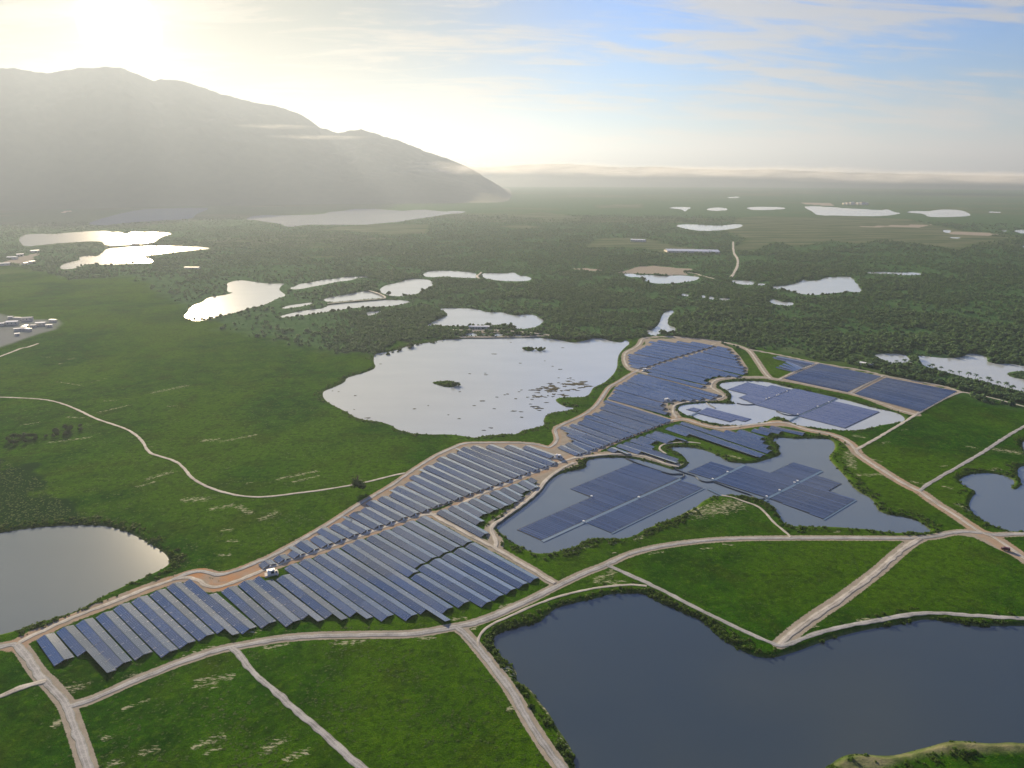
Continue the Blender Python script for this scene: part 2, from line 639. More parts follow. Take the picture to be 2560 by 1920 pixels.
M['steel'] = flat('galvanised_steel', (0.20, 0.21, 0.22), 0.5, 0.5)
M['float'] = flat('blue_float_plastic', (0.010, 0.022, 0.042), 0.6, 0.3)
M['walk'] = flat('walkway_plastic', (0.09, 0.16, 0.25), 0.55, 0.4)
M['rope'] = flat('dark_float_boom', (0.025, 0.045, 0.075), 0.6, 0.3)
M['white'] = flat('white_paint', (0.78, 0.78, 0.76), 0.5, 0.4, 0.06)
M['conc'] = flat('concrete', (0.50, 0.48, 0.44), 0.85, 0.2)
M['darkgl'] = flat('dark_louvre', (0.03, 0.035, 0.04), 0.3, 0.5)
M['roofw'] = flat('pale_metal_roof', (0.80, 0.80, 0.79), 0.5, 0.4)
M['roofr'] = flat('brown_tile_roof', (0.32, 0.20, 0.14), 0.8, 0.2)
M['roofg'] = flat('grey_sheet_roof', (0.36, 0.38, 0.40), 0.6, 0.3)
M['wall'] = flat('cream_wall', (0.58, 0.54, 0.47), 0.85, 0.2)
M['maroon'] = flat('maroon_paint', (0.085, 0.008, 0.018), 0.3, 0.5, 0.05)
M['tyre'] = flat('tyre_rubber', (0.02, 0.02, 0.02), 0.8, 0.2)
M['bark'] = flat('bark', (0.09, 0.07, 0.05), 0.9, 0.1)
M['weed'] = flat('brown_weed', (0.055, 0.050, 0.026), 0.95, 0.1, 0.35, 0.6)
M['leaf'] = mat_leaf('foliage', (0.026, 0.062, 0.016), (0.075, 0.135, 0.034), 0.3)
M['leafd'] = mat_leaf('dark_foliage', (0.050, 0.122, 0.058), (0.118, 0.210, 0.095), 0.4)
M['shrub'] = mat_leaf('scrub', (0.020, 0.064, 0.003), (0.062, 0.130, 0.008), 0.4)
M['hill'] = mat_leaf('hill_forest', (0.020, 0.045, 0.018), (0.055, 0.085, 0.036), 0.0)

# ------------------------------------------------------------------ ponds
WL = -1.3
PONDS = []


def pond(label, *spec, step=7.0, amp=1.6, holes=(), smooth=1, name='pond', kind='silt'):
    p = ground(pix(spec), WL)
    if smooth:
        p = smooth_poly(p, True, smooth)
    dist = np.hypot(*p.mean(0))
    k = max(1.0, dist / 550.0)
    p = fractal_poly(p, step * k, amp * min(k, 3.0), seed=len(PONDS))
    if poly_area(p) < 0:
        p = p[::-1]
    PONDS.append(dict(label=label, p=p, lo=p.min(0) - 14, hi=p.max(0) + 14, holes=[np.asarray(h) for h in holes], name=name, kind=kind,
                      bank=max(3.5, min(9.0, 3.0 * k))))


pond('light grey pond at the left edge of the photo below the meadow',
     'T1', [(0, 135), (60, 125), (200, 105), (330, 92), (480, 87), (620, 86), (740, 100), (850, 140), (960, 200), (1060, 260), (1100, 310), (1095, 340), (1040, 375), (920, 430), (780, 490), (640, 560), (540, 620), (430, 670), (300, 705), (180, 745), (80, 775), (0, 795), (-200, 850), (-480, 700), (-500, 420), (-220, 180)], kind='mid')
pond('large dark slate pond filling the lower right corner',
     'T3', [(80, 820), (130, 785), (220, 752), (320, 735), (410, 700), (440, 660), (520, 610), (640, 585), (760, 560), (830, 535), (940, 527), (1040, 528), (1080, 540), (1110, 555), (1160, 590), (1260, 625), (1330, 665), (1420, 695), (1490, 750), (1530, 800), (1620, 860), (1700, 900), (1780, 935), (1850, 948), (1900, 945)],
     'T4', [(490, 937), (600, 905), (720, 860), (850, 815), (1000, 775), (1160, 745), (1280, 730), (1380, 705), (1430, 697), (1520, 703), (1650, 720), (1700, 735), (1800, 745), (1900, 738), (2074, 740), (2500, 740), (2700, 1100), (2500, 1480), (2074, 1500), (1980, 1490), (1880, 1500), (1780, 1495), (1660, 1480), (1560, 1490), (1480, 1515), (1360, 1545), (1250, 1575), (1150, 1580), (1050, 1570), (960, 1565), (890, 1585), (830, 1625), (800, 1659), (700, 1820)],
     'T3', [(760, 1900), (640, 1800), (610, 1640), (605, 1560), (560, 1480), (500, 1400), (440, 1290), (400, 1250), (350, 1180), (310, 1135), (250, 1105), (235, 1075), (240, 1040), (200, 990), (160, 960), (120, 910), (90, 860)], kind='dark')
pond('winding grey pond holding the striped floating solar arrays',
     'T5', [(105, 1340), (120, 1305), (170, 1290), (260, 1230), (340, 1165), (380, 1120), (430, 1060), (480, 1015), (560, 985), (640, 970), (690, 960), (685, 925), (720, 900), (800, 890), (900, 893), (1000, 900), (1100, 925), (1180, 950), (1240, 970), (1300, 970), (1345, 945), (1350, 920), (1320, 880), (1270, 855), (1230, 838), (1250, 822), (1340, 825), (1420, 835), (1500, 860), (1560, 890), (1600, 915), (1680, 930), (1780, 930), (1860, 905), (1940, 880), (1955, 865), (1930, 840), (1945, 815), (1925, 800), (1900, 790), (1900, 765), (1960, 762)],
     'T6', [(580, 770), (700, 768), (800, 770), (835, 785), (850, 815), (840, 850), (800, 890), (850, 950), (920, 1020), (960, 1080), (1010, 1120), (1080, 1155), (1110, 1190), (1120, 1225), (1160, 1255), (1250, 1270), (1340, 1285), (1400, 1310), (1450, 1345), (1470, 1370), (1440, 1382), (1360, 1375), (1280, 1380), (1200, 1378), (1120, 1365), (1050, 1355), (960, 1350), (840, 1340), (720, 1340), (640, 1338), (560, 1335), (530, 1325), (500, 1290), (480, 1250), (440, 1205), (400, 1175), (340, 1160), (290, 1148), (240, 1140), (180, 1135), (120, 1140)],
     'T5', [(1500, 1145), (1440, 1175), (1400, 1215), (1340, 1240), (1280, 1275), (1200, 1305), (1120, 1335), (1050, 1365), (1010, 1395), (940, 1415), (860, 1420), (760, 1415), (700, 1425), (650, 1450), (600, 1475), (540, 1490), (460, 1510), (380, 1515), (320, 1500), (250, 1460), (190, 1430), (150, 1390), (120, 1370)], kind='mid')
pond('pale pond holding the dense violet floating solar array',
     'T5', [(1290, 590), (1283, 570), (1310, 552), (1380, 545), (1460, 537), (1560, 541), (1660, 546), (1650, 535), (1618, 525), (1634, 500), (1625, 475), (1590, 450), (1550, 430)],
     'T6', [(110, 408), (200, 400), (290, 395), (400, 400), (500, 425), (620, 455), (750, 480), (880, 510), (1000, 540), (1100, 570), (1200, 590), (1270, 610), (1305, 640), (1290, 660), (1220, 670), (1150, 680), (1080, 700), (1000, 715), (920, 718), (820, 710), (740, 700), (660, 690), (600, 680), (570, 665), (530, 642), (470, 622), (430, 640), (400, 660), (350, 670), (280, 680), (180, 685), (90, 675), (20, 660)],
     'T5', [(1440, 650), (1400, 635), (1350, 620), (1310, 603)])
isl1 = smooth_poly(gp('T7', [(1240, 402), (1290, 398), (1340, 395), (1380, 400), (1415, 412), (1400, 432), (1350, 437), (1300, 428), (1260, 415)], z=WL), True, 1)
isl2 = smooth_poly(gp('T5', [(262, 180), (300, 172), (345, 178), (360, 188), (340, 200), (300, 202)], z=WL), True, 1)
isl3 = smooth_poly(gp('T5', [(362, 188), (390, 178), (418, 185), (410, 200), (375, 204)], z=WL), True, 1)
pond('broad silver lake with weed mats and small wooded islets',
     'T7', [(535, 480), (545, 460), (600, 440), (680, 405), (690, 375), (760, 355), (830, 335), (885, 310), (865, 270), (870, 225), (900, 215), (980, 205), (1060, 180), (1130, 155), (1230, 148), (1300, 130), (1360, 125), (1440, 122), (1600, 120), (1750, 115), (1900, 113)],
     'T5', [(430, 120), (520, 130), (600, 150), (680, 135), (730, 118), (800, 120), (850, 138), (920, 148), (945, 128), (975, 150), (930, 185), (900, 220), (890, 260), (890, 300), (870, 345), (840, 375), (800, 410), (760, 425), (730, 440), (710, 480), (680, 500), (560, 500), (500, 505), (485, 525), (540, 560), (620, 572), (560, 590), (470, 600), (420, 625), (410, 655), (420, 680), (360, 700), (270, 715), (240, 740), (180, 740), (100, 745), (0, 755)],
     'T7', [(1530, 765), (1440, 750), (1360, 740), (1230, 742), (1100, 735), (1010, 705), (990, 685), (930, 665), (840, 650), (780, 645), (730, 620), (680, 590), (640, 570), (580, 540), (545, 510)],
     holes=(isl1, isl2, isl3), name='lake')
pond('white pond just behind the fish basins above the lake',
     'U5', [(1465, 1190), (1540, 1145), (1630, 1110), (1645, 1090), (1610, 1065), (1565, 1050), (1640, 1045), (1760, 1045), (1860, 1050), (1960, 1080), (2080, 1075), (2140, 1100)],
     'U6', [(190, 1075), (260, 1105), (340, 1095), (430, 1095), (480, 1130), (512, 1140), (460, 1185), (410, 1200), (340, 1210), (280, 1205), (200, 1170), (100, 1180), (0, 1190)], 'U5', [(1800, 1185), (1700, 1190), (1600, 1185), (1540, 1175)])
pond('bright leaf-shaped pond left of the dyked ponds',
     'U4', [(1450, 1110), (1480, 1080), (1520, 1020), (1600, 1000), (1640, 960), (1760, 945), (1860, 920), (1790, 915), (1800, 880), (1790, 850), (1830, 835), (1900, 822), (1990, 835), (2100, 850), (2212, 850)],
     'U5', [(360, 845), (300, 890), (330, 920), (370, 945), (290, 965), (220, 1010), (100, 1040)],
     'U4', [(2000, 1035), (1880, 1075), (1760, 1100), (1660, 1130), (1550, 1150), (1490, 1130)])
pond('thin bright pond strip above the dyked ponds',
     'U5', [(380, 890), (440, 870), (480, 850), (560, 845), (620, 825), (740, 815), (820, 800), (900, 795), (980, 795), (1040, 798), (920, 808), (850, 828), (760, 835), (680, 855), (560, 875), (460, 897)])
pond('bright wedge pond behind the earth dyke',
     'U5', [(650, 975), (730, 955), (860, 935), (980, 910), (1030, 915), (1080, 930), (1150, 945), (1150, 962), (1000, 972), (860, 986), (740, 996), (680, 993)])
pond('bright round pond with a lone tree on its dyke',
     'U5', [(1100, 895), (1160, 860), (1250, 845), (1340, 812), (1440, 814), (1525, 828), (1525, 865), (1460, 890), (1420, 925), (1300, 950), (1200, 950), (1110, 920)])
pond('long bright pond along the near side of the earth dyke',
     'U5', [(295, 1115), (400, 1085), (560, 1055), (650, 1050), (700, 1020), (820, 1006), (1000, 992), (1150, 978), (1290, 982), (1360, 995), (1280, 1015), (1180, 1030), (1000, 1035), (860, 1045), (760, 1065), (640, 1080), (500, 1100), (350, 1118)])
pond('small bright pond left of the dyked wedge pond',
     'U5', [(320, 1045), (380, 1025), (480, 1010), (580, 998), (560, 1015), (460, 1035), (350, 1048)])
pond('small bright pool just below the long dyked pond', 'U5', [(985, 1080), (1060, 1070), (1135, 1068), (1060, 1090), (1025, 1110)])
pond('bright straight-sided pond with the dyke at its right end',
     'U5', [(1440, 790), (1470, 757), (1560, 747), (1700, 752), (1870, 765), (1858, 790), (1880, 806), (1800, 805), (1700, 800), (1590, 792), (1530, 802)])
pond('bright pond right of the crooked dyke',
     'U5', [(1912, 768), (2000, 768), (2100, 772), (2170, 760), (2190, 785)], 'U6', [(380, 795), (412, 812), (370, 830), (240, 832), (140, 825), (25, 808)])
pond('pale far pond at the foot of the mountain',
     'U4', [(695, 375), (760, 350), (860, 320), (960, 295), (1080, 270), (1200, 258), (1400, 252), (1560, 250), (1660, 253), (1600, 280), (1540, 305), (1530, 335), (1420, 345), (1300, 350), (1200, 358), (1100, 362), (980, 372), (880, 385), (800, 390), (720, 385)])
pond('pale pond with a jetty hut on its near side',
     'U4', [(150, 490), (200, 460), (320, 455), (420, 460), (560, 445), (740, 435), (860, 432), (880, 445), (930, 437), (1000, 460), (1050, 435), (1120, 445), (1240, 440), (1380, 455), (1320, 465), (1250, 490), (1230, 520), (1130, 535), (1000, 545), (830, 553), (820, 520), (740, 515), (640, 520), (480, 530), (320, 545), (200, 560), (160, 530)])
pond('bright ragged pond nearest on the far left',
     'U4', [(475, 710), (550, 680), (640, 665), (620, 640), (720, 625), (760, 640), (820, 600), (840, 574), (960, 563), (1100, 555), (1260, 550), (1400, 554), (1600, 560), (1660, 568), (1640, 580), (1500, 590), (1350, 605), (1200, 625), (1110, 635), (1190, 650), (1225, 685), (1100, 690), (960, 695), (860, 705), (700, 690), (600, 725), (540, 738), (480, 735)])
pond('long white lake far off below the mountain slope',
     'U5', [(35, 345), (100, 315), (200, 308), (340, 310), (500, 308), (660, 300), (720, 280), (840, 275), (880, 260), (1000, 260), (1080, 258), (1180, 270), (1300, 275), (1440, 262), (1500, 270), (1600, 280), (1700, 275), (1795, 280), (1740, 295), (1640, 300), (1500, 325), (1350, 345), (1240, 365), (1120, 372), (1000, 385), (800, 385), (600, 385), (470, 390), (440, 400), (360, 400), (330, 378), (200, 362), (130, 348)], name='lake')
pond('white pond below the pale sandy ground',
     'U6', [(1125, 775), (1200, 770), (1260, 785), (1340, 780), (1440, 795), (1560, 785), (1650, 790), (1750, 800), (1700, 825), (1600, 840), (1500, 850), (1380, 850), (1310, 830), (1260, 795), (1180, 800)])
pond('small white pond right of the winding white road', 'U6', [(1985, 825), (2050, 825), (2160, 830), (2170, 855), (2110, 862), (2000, 845)])
pond('tiny white pond left of the fan-shaped pond', 'U7', [(100, 845), (190, 855), (110, 868)])
pond('white fan-shaped pond in the dark wood right of centre',
     'U7', [(205, 870), (300, 870), (420, 850), (470, 815), (500, 830), (600, 825), (650, 800), (720, 800), (780, 795), (850, 798), (880, 850), (900, 850), (935, 915), (880, 920), (820, 910), (760, 920), (640, 930), (560, 942), (440, 930), (360, 905), (300, 885), (250, 895)])
for q in ([(1570, 930), (1620, 930), (1665, 945), (1620, 952)], [(1730, 945), (1790, 943), (1775, 968)], [(1800, 950), (1850, 955), (1845, 980), (1810, 972)], [(1885, 965), (1990, 968), (1940, 987), (1900, 982)]):
    pond('tiny white pool in the dark wood behind the solar farm', 'U6', q)
pond('small ragged white pond below the fan-shaped pond', 'U7', [(190, 985), (240, 972), (300, 997), (400, 1000), (380, 1025), (300, 1022), (230, 1010)])
pond('thin white water strip in the dark wood at right', 'U7', [(940, 758), (1040, 760), (1100, 758), (1250, 765), (1360, 760), (1420, 780), (1280, 784), (1150, 773), (1000, 770)])
pond('white boot-shaped pond behind the solar farm',
     'U6', [(1305, 1225), (1370, 1210), (1420, 1165), (1435, 1110), (1460, 1075), (1520, 1058), (1532, 1080), (1490, 1110), (1480, 1150), (1490, 1185), (1545, 1195), (1540, 1225), (1500, 1245), (1420, 1240), (1390, 1265), (1340, 1255)])
pond('long white far pond above the pale field', 'U6', [(1540, 390), (1620, 380), (1780, 386), (1900, 393), (2000, 380), (2085, 385), (2040, 410), (1900, 430), (1750, 435), (1640, 420), (1570, 402)])
pond('long white far lake with a row of buildings behind',
     'U7', [(470, 240), (560, 238), (700, 245), (800, 255), (960, 262), (1080, 270), (1140, 262), (1180, 285), (1250, 295), (1180, 305), (1100, 318), (800, 315), (580, 312), (550, 285), (500, 260)], name='lake')
pond('white far lake at the right behind the fields', 'U7', [(1270, 285), (1340, 275), (1450, 280), (1540, 265), (1650, 265), (1740, 275), (1805, 312), (1700, 322), (1560, 325), (1450, 322), (1430, 300), (1340, 292)], name='lake')
pond('white far pond left of the long lake', 'U7', [(15, 248), (150, 242), (250, 243), (358, 256), (260, 265), (100, 271), (40, 262)])
pond('small white far pond with a notch below', 'U6', [(1465, 250), (1580, 243), (1690, 250), (1640, 260), (1620, 284), (1600, 265), (1540, 258)])
pond('white far pond right of the notched one', 'U6', [(1780, 262), (1860, 247), (1950, 254), (1955, 272), (1830, 276)])
pond('thin white water near the horizon', 'U6', [(1910, 170), (2100, 159), (2000, 178)])
pond('tiny white water near the horizon', 'U6', [(1710, 166), (1770, 167), (1740, 174)])
pond('thin white far pond at the right', 'U7', [(1900, 279), (2090, 286), (1960, 292)])
pond('white far pond at the right edge', 'U7', [(2120, 430), (2212, 423), (2320, 438), (2212, 460), (2150, 440)])
pond('small white far pond near the right edge', 'U7', [(2030, 429), (2085, 432), (2060, 441)])
pond('small pale pond by the sandy flats at right', 'U7', [(1560, 425), (1650, 430), (1600, 457)])
pond('thin pale pond under the sandy flats at right', 'U7', [(1600, 484), (1730, 485), (1660, 497)])
pond('tiny white pond cut by the right edge', 'U7', [(2190, 545), (2260, 558), (2212, 572)])
pond('small far pool below the hazy hills', 'U2', [(1525, 1103), (1560, 1108), (1605, 1125), (1580, 1132), (1540, 1117)])
pond('pale pond left of the green dyke by the palms', 'T6', [(1097, 225), (1180, 217), (1300, 222), (1330, 250), (1358, 278), (1300, 280), (1240, 275), (1215, 295), (1180, 265), (1130, 245)])
isl4 = smooth_poly(gp('T6', [(1955, 345), (2000, 332), (2090, 330), (2250, 345), (2250, 395), (2090, 388), (1990, 372)], z=WL), True, 1)
pond('large pale lake behind the palm belt at right', 'T6', [(1370, 232), (1440, 235), (1480, 240), (1580, 250), (1680, 240), (1710, 217), (1780, 222), (1840, 245), (1830, 270), (1900, 285), (2000, 285), (2074, 300), (2400, 330), (2500, 480), (2200, 490), (2020, 455), (1920, 430), (1800, 395), (1700, 375), (1600, 345), (1500, 320), (1420, 295), (1405, 265)], holes=(isl4,), name='lake')
pond('grey pond with a green spit at the right edge', 'T6', [(1650, 1035), (1700, 1005), (1800, 990), (1920, 1000), (2000, 1030), (2015, 1060), (1980, 1090), (2020, 1100), (2050, 1080), (2060, 1050), (2030, 1000), (2035, 960), (2074, 945), (2300, 930), (2500, 1150), (2300, 1365), (2074, 1372), (1980, 1370), (1900, 1345), (1820, 1310), (1760, 1270), (1715, 1210), (1730, 1160), (1770, 1110), (1720, 1090), (1670, 1065)], kind='mid')
pond('sliver of pond cut by the right edge', 'T6', [(2060, 800), (2080, 780), (2300, 760), (2300, 850), (2085, 870)], kind='mid')
for i, q in enumerate(([(1460, 92), (1500, 84), (1540, 92), (1535, 104), (1470, 104)], [(1552, 98), (1585, 93), (1620, 97), (1610, 104)], [(1640, 96), (1675, 88), (1708, 95), (1700, 105), (1650, 105)], [(1730, 101), (1780, 95), (1838, 99), (1820, 106)], [(1910, 98), (1940, 92), (1960, 97)])):
    pond(['leftmost fish basin', 'second fish basin from the left', 'middle fish basin', 'wide fish basin right of the middle one', 'small rightmost fish basin'][i] + ' on the bank above the lake', 'T7', q, smooth=0, name='basin')


def shore_dist(x, y, reach=14.0):
    """signed distance to the nearest water edge (negative in water) and bank width"""
    sd = np.full(x.shape, 1e3)
    bank = np.full(x.shape, 4.0)
    for P in PONDS:
        k = np.where((x > P['lo'][0]) & (x < P['hi'][0]) & (y > P['lo'][1]) & (y < P['hi'][1]))[0]
        if not len(k):
            continue
        xs, ys = x[k], y[k]
        d = signed_dist(xs, ys, P['p'])
        for h in P['holes']:
            d = np.maximum(d, -signed_dist(xs, ys, h))
        m = d < sd[k]
        kk = k[m]
        sd[kk] = d[m]
        bank[kk] = P['bank']
    return sd, bank


def terrain(x, y):
    sd, bank = shore_dist(x, y)
    up = WL * (1 - sstep(0, 1, np.clip(sd, 0, None) / bank) ** 0.8)
    dn = WL - np.clip(-sd * 0.35, 0, 2.6)
    z = np.where(sd > 0, up, dn)
    return z, sd


# ------------------------------------------------------------------ roads
ROADS = []


def road(label, width, *spec, mat='gravel', verge=0.0, orange=0.0, name='gravel_road', sm=2):
    q, p = pix(spec), gp(*spec)
    for end in (0, -1):                      # lanes that leave the view run on beyond it
        if not (0 < q[end][0] < W0 and q[end][1] < H0):
            d = p[end] - p[1 if end == 0 else -2]
            e = p[end] + d / np.hypot(*d) * 170.0
            p = np.vstack([[e], p]) if end == 0 else np.vstack([p, [e]])
    p = smooth_poly(p, False, sm)
    ROADS.append(dict(label=label, w=width, p=p, mat=mat, verge=verge, orange=orange, name=name))


road('grey gravel road along the near side of the front solar block', 5.2,
     'T1', [(440, 1262), (500, 1245), (560, 1230), (680, 1180), (850, 1100), (1000, 1040), (1150, 980), (1300, 930), (1420, 890), (1560, 865), (1700, 840), (1850, 815)],
     'T2', [(520, 800), (700, 798), (880, 795), (1050, 795), (1200, 780), (1330, 755), (1480, 730), (1600, 690), (1700, 650), (1800, 605), (1900, 560), (2000, 505)],
     'T3', [(530, 465), (600, 430), (700, 385), (800, 350), (870, 315), (960, 275), (1100, 235), (1250, 210), (1400, 190), (1600, 175), (1800, 170), (2000, 168)],
     'T4', [(700, 168), (900, 168), (1100, 170), (1250, 170), (1400, 170), (1500, 160), (1600, 135), (1700, 125), (1790, 132), (1880, 150), (1960, 145), (2074, 140), (2300, 138)], verge=1.0)
road('gravel road running off the bottom left of the photo', 5.6,
     'T1', [(640, 1850), (600, 1750), (565, 1640), (520, 1500), (465, 1340), (435, 1250), (380, 1180), (320, 1110), (260, 1060), (210, 990), (160, 910), (110, 855), (60, 860), (0, 872), (-150, 900), (-400, 960)], verge=1.0)
road('farm road past the white cabins between the solar blocks', 5.0,
     'T1', [(100, 862), (180, 815), (280, 770), (400, 712), (520, 662), (640, 618), (720, 588), (820, 548), (940, 500), (1050, 462), (1150, 430), (1230, 422), (1290, 445), (1340, 482), (1420, 488), (1530, 450), (1640, 405), (1760, 352)],
     'T2', [(360, 300), (505, 255), (640, 205), (760, 160), (900, 110), (1060, 55), (1180, 15)],
     'T7', [(1300, 1262), (1450, 1182), (1600, 1112), (1750, 1052), (1900, 988), (2000, 952)],
     'T5', [(540, 915), (620, 890), (700, 860), (800, 815), (900, 770), (1000, 730), (1100, 690), (1200, 660), (1275, 640), (1340, 645), (1400, 665), (1480, 690), (1560, 700), (1640, 695), (1740, 680), (1840, 670), (1940, 660)],
     'T6', [(545, 668), (600, 688), (660, 710), (740, 725), (820, 740), (890, 765), (940, 795), (975, 830), (990, 860), (1050, 905), (1150, 970), (1250, 1035), (1330, 1080), (1400, 1110), (1450, 1150), (1530, 1205), (1620, 1260), (1700, 1315), (1780, 1370), (1850, 1395), (1900, 1420), (1980, 1475), (2074, 1545), (2300, 1700)], mat='track', verge=3.0, orange=0.35)
road('gravel spur cutting down between the two foreground meadows', 5.0,
     'T1', [(1500, 880), (1545, 912), (1580, 970), (1650, 1050)],
     'T2', [(150, 1090), (300, 1230), (420, 1340), (520, 1410), (620, 1510), (720, 1600), (800, 1659), (960, 1800)])
road('gravel road down the left bank of the dark pond', 5.2,
     'T2', [(1400, 745), (1450, 775), (1490, 820), (1540, 880), (1600, 950), (1660, 1030), (1720, 1100), (1770, 1180), (1820, 1260), (1880, 1370), (1960, 1490), (2020, 1580), (2074, 1640), (2180, 1800)], verge=1.0)
road('narrow pale track round the top of the dark pond', 2.6,
     'T2', [(1540, 875), (1545, 815), (1580, 762), (1660, 712), (1760, 670), (1860, 622), (1960, 582)],
     'T3', [(519, 545), (600, 525), (700, 500), (800, 485), (900, 475), (1000, 470), (1080, 480)], mat='track', name='dirt_track')
road('gravel road along the top bank of the dark pond', 4.6,
     'T3', [(830, 345), (930, 390), (1030, 435), (1150, 490), (1300, 570), (1450, 645), (1600, 720), (1750, 790), (1880, 845), (1935, 868)],
     'T4', [(540, 860), (600, 835), (750, 780), (900, 745), (1050, 715), (1200, 690), (1350, 660), (1450, 652), (1600, 660), (1800, 675), (2074, 690), (2300, 700)])
road('straight pale track between the two right-hand meadows', 5.6,
     'T4', [(490, 860), (600, 762), (740, 660), (880, 570), (1000, 480), (1120, 390), (1230, 290), (1340, 200), (1400, 172)], mat='track', sm=1, name='dirt_track', verge=1.5)
road('gravel road climbing to the right edge past the green field', 5.0,
     'T6', [(1395, 1108), (1450, 1065), (1560, 1000), (1700, 920), (1850, 830), (1950, 760), (2074, 690), (2300, 560)])
road('gravel road along the left side of the green field', 4.6,
     'T6', [(985, 842), (1050, 805), (1140, 755), (1240, 695), (1310, 655), (1375, 612), (1450, 565), (1560, 510), (1660, 465), (1720, 475), (1850, 500), (1980, 535), (2074, 560), (2300, 620)], mat='track')
road('track round the top of the violet array pond', 4.2,
     'T6', [(1370, 612), (1280, 590), (1160, 545), (1060, 505), (950, 475), (820, 450), (700, 425), (580, 400), (470, 385), (380, 370), (300, 372), (200, 372), (110, 380), (60, 395), (45, 430)],
     'T5', [(1500, 440), (1550, 468), (1585, 490), (1560, 512), (1480, 520), (1380, 525), (1290, 540), (1250, 560), (1250, 600), (1275, 635)], mat='track', verge=3.5)
road('perimeter track round the far end of the solar farm', 4.2,
     'T6', [(432, 380), (400, 350), (350, 275), (310, 215), (280, 190), (220, 165), (120, 142)],
     'T5', [(1480, 130), (1400, 122), (1300, 112), (1200, 107), (1100, 112), (1050, 120), (1040, 150), (1010, 180), (950, 205), (935, 230), (940, 280), (970, 320), (1005, 332)], mat='track', verge=2.5)
road('grey perimeter road between the lake and the solar rows', 4.6,
     'T5', [(1030, 325), (1000, 338), (960, 360), (900, 400), (840, 430), (810, 470), (780, 520), (740, 570), (680, 610), (600, 650), (530, 680), (480, 710), (500, 750), (500, 790), (450, 830)],
     'T7', [(1980, 822), (1900, 800), (1750, 795), (1600, 795), (1450, 796), (1380, 830), (1300, 862), (1200, 922), (1100, 987), (1000, 1062), (880, 1132), (760, 1202), (660, 1267), (560, 1332), (420, 1412), (300, 1482), (150, 1560)],
     'T1', [(1700, 310), (1560, 372), (1420, 412), (1350, 392), (1300, 380), (1200, 400), (1120, 440)], verge=1.2, orange=0.4)
road('service track through the middle of the far solar block', 3.6, 'T5', [(1010, 330), (1100, 292), (1250, 238), (1400, 188), (1530, 155)], mat='track', sm=1, verge=1.0)
road('service track below the far solar block', 3.6, 'T5', [(1020, 332), (1100, 352), (1200, 380), (1350, 420), (1450, 440), (1510, 442)], mat='track', sm=1, verge=2.0)
road('pale track along the bank above the left floating array', 4.0, 'T5', [(610, 895), (700, 882), (850, 868), (960, 868), (1060, 880), (1140, 908), (1220, 938), (1290, 948)], mat='track', verge=3.5, name='dirt_track')
road('short pale track curling round the small cove', 2.6, 'T5', [(1205, 868), (1155, 835), (1180, 806), (1260, 795), (1350, 790), (1430, 800)], mat='track', name='dirt_track')
road('pale track down the left bank of the floating array pond', 4.4, 'T5', [(610, 925), (540, 955), (470, 1000), (420, 1040), (390, 1090), (330, 1150), (250, 1210), (160, 1280), (90, 1320), (70, 1360), (90, 1400), (105, 1440), (100, 1478)], mat='track', verge=3.0, name='dirt_track')
road('track along the right end of the front solar block', 4.0, 'T2', [(1230, 5), (1300, 50), (1400, 100), (1500, 160), (1600, 205), (1700, 260), (1800, 320), (1900, 375), (1980, 430), (2040, 462)], mat='track', verge=1.6)
road('twin-rut track over the green spit to the floating arrays', 2.8, 'T5', [(1565, 1137), (1640, 1150), (1720, 1180), (1800, 1205), (1850, 1250), (1900, 1310), (1960, 1360), (2005, 1395), (2012, 1412)], mat='track', name='dirt_track')
road('winding dirt path through the big left meadow', 3.4,
     'T8', [(-250, 500), (0, 500), (120, 505), (240, 510), (350, 525), (440, 555), (520, 590), (620, 640), (740, 680), (830, 710), (890, 750), (935, 800), (950, 840), (985, 870), (1060, 890), (1150, 920), (1200, 970), (1250, 1030), (1330, 1075), (1420, 1110), (1540, 1140), (1680, 1150), (1800, 1140), (1950, 1120)],
     'T7', [(520, 1105), (700, 1075), (850, 1045), (980, 1010), (1070, 992)], mat='track', name='dirt_track')
road('track along the far edge of the flat solar fields', 3.8, 'T6', [(300, 192), (430, 215), (600, 250), (740, 280), (900, 305), (1050, 330), (1160, 360), (1300, 385), (1450, 410), (1560, 430), (1660, 465)], mat='track', verge=1.5)
road('service track left of the middle flat solar field', 3.6, 'T6', [(485, 388), (560, 350), (640, 315), (740, 280)], mat='track', sm=1, verge=1.2)
road('service track between the two large flat solar fields', 4.2, 'T6', [(945, 476), (1040, 422), (1160, 362)], mat='track', sm=1, verge=1.5)
road('pinkish track leaving the left edge at the bottom', 5.0, 'T1', [(-200, 1260), (0, 1195), (100, 1150), (220, 1112), (300, 1092)], mat='track', name='dirt_track', sm=1, orange=0.3)
road('white lane below the settlement at the left edge', 5.0, 'B7', [(-300, 1500), (0, 1395), (330, 1270), (500, 1200), (650, 1180), (880, 1095)], mat='track', sm=1)
road('white winding road far off beside the dark wood', 9.0, 'U6', [(2000, 520), (2000, 580), (2010, 620), (2035, 650), (2040, 700), (2010, 760), (1985, 800)], mat='track')
road('thin lane across the pale far field', 7.0, 'U6', [(1850, 812), (1760, 790), (1700, 770), (1620, 762)], mat='track')
road('narrow earth dyke between the bright ponds', 6.0, 'U5', [(690, 1010), (800, 1000), (900, 990), (1000, 982), (1100, 974), (1160, 966), (1120, 940), (1060, 918), (1020, 908)], mat='track', name='dyke')
road('crooked earth dyke across the bright pond strip', 7.0, 'U5', [(1905, 762), (1895, 775), (1868, 792), (1890, 812)], mat='track', name='dyke', sm=1)
road('earth dyke along the jetty pond at far left', 8.0, 'U4', [(830, 564), (900, 556), (1000, 549), (1120, 542), (1230, 533)], mat='track', name='dyke', sm=1)
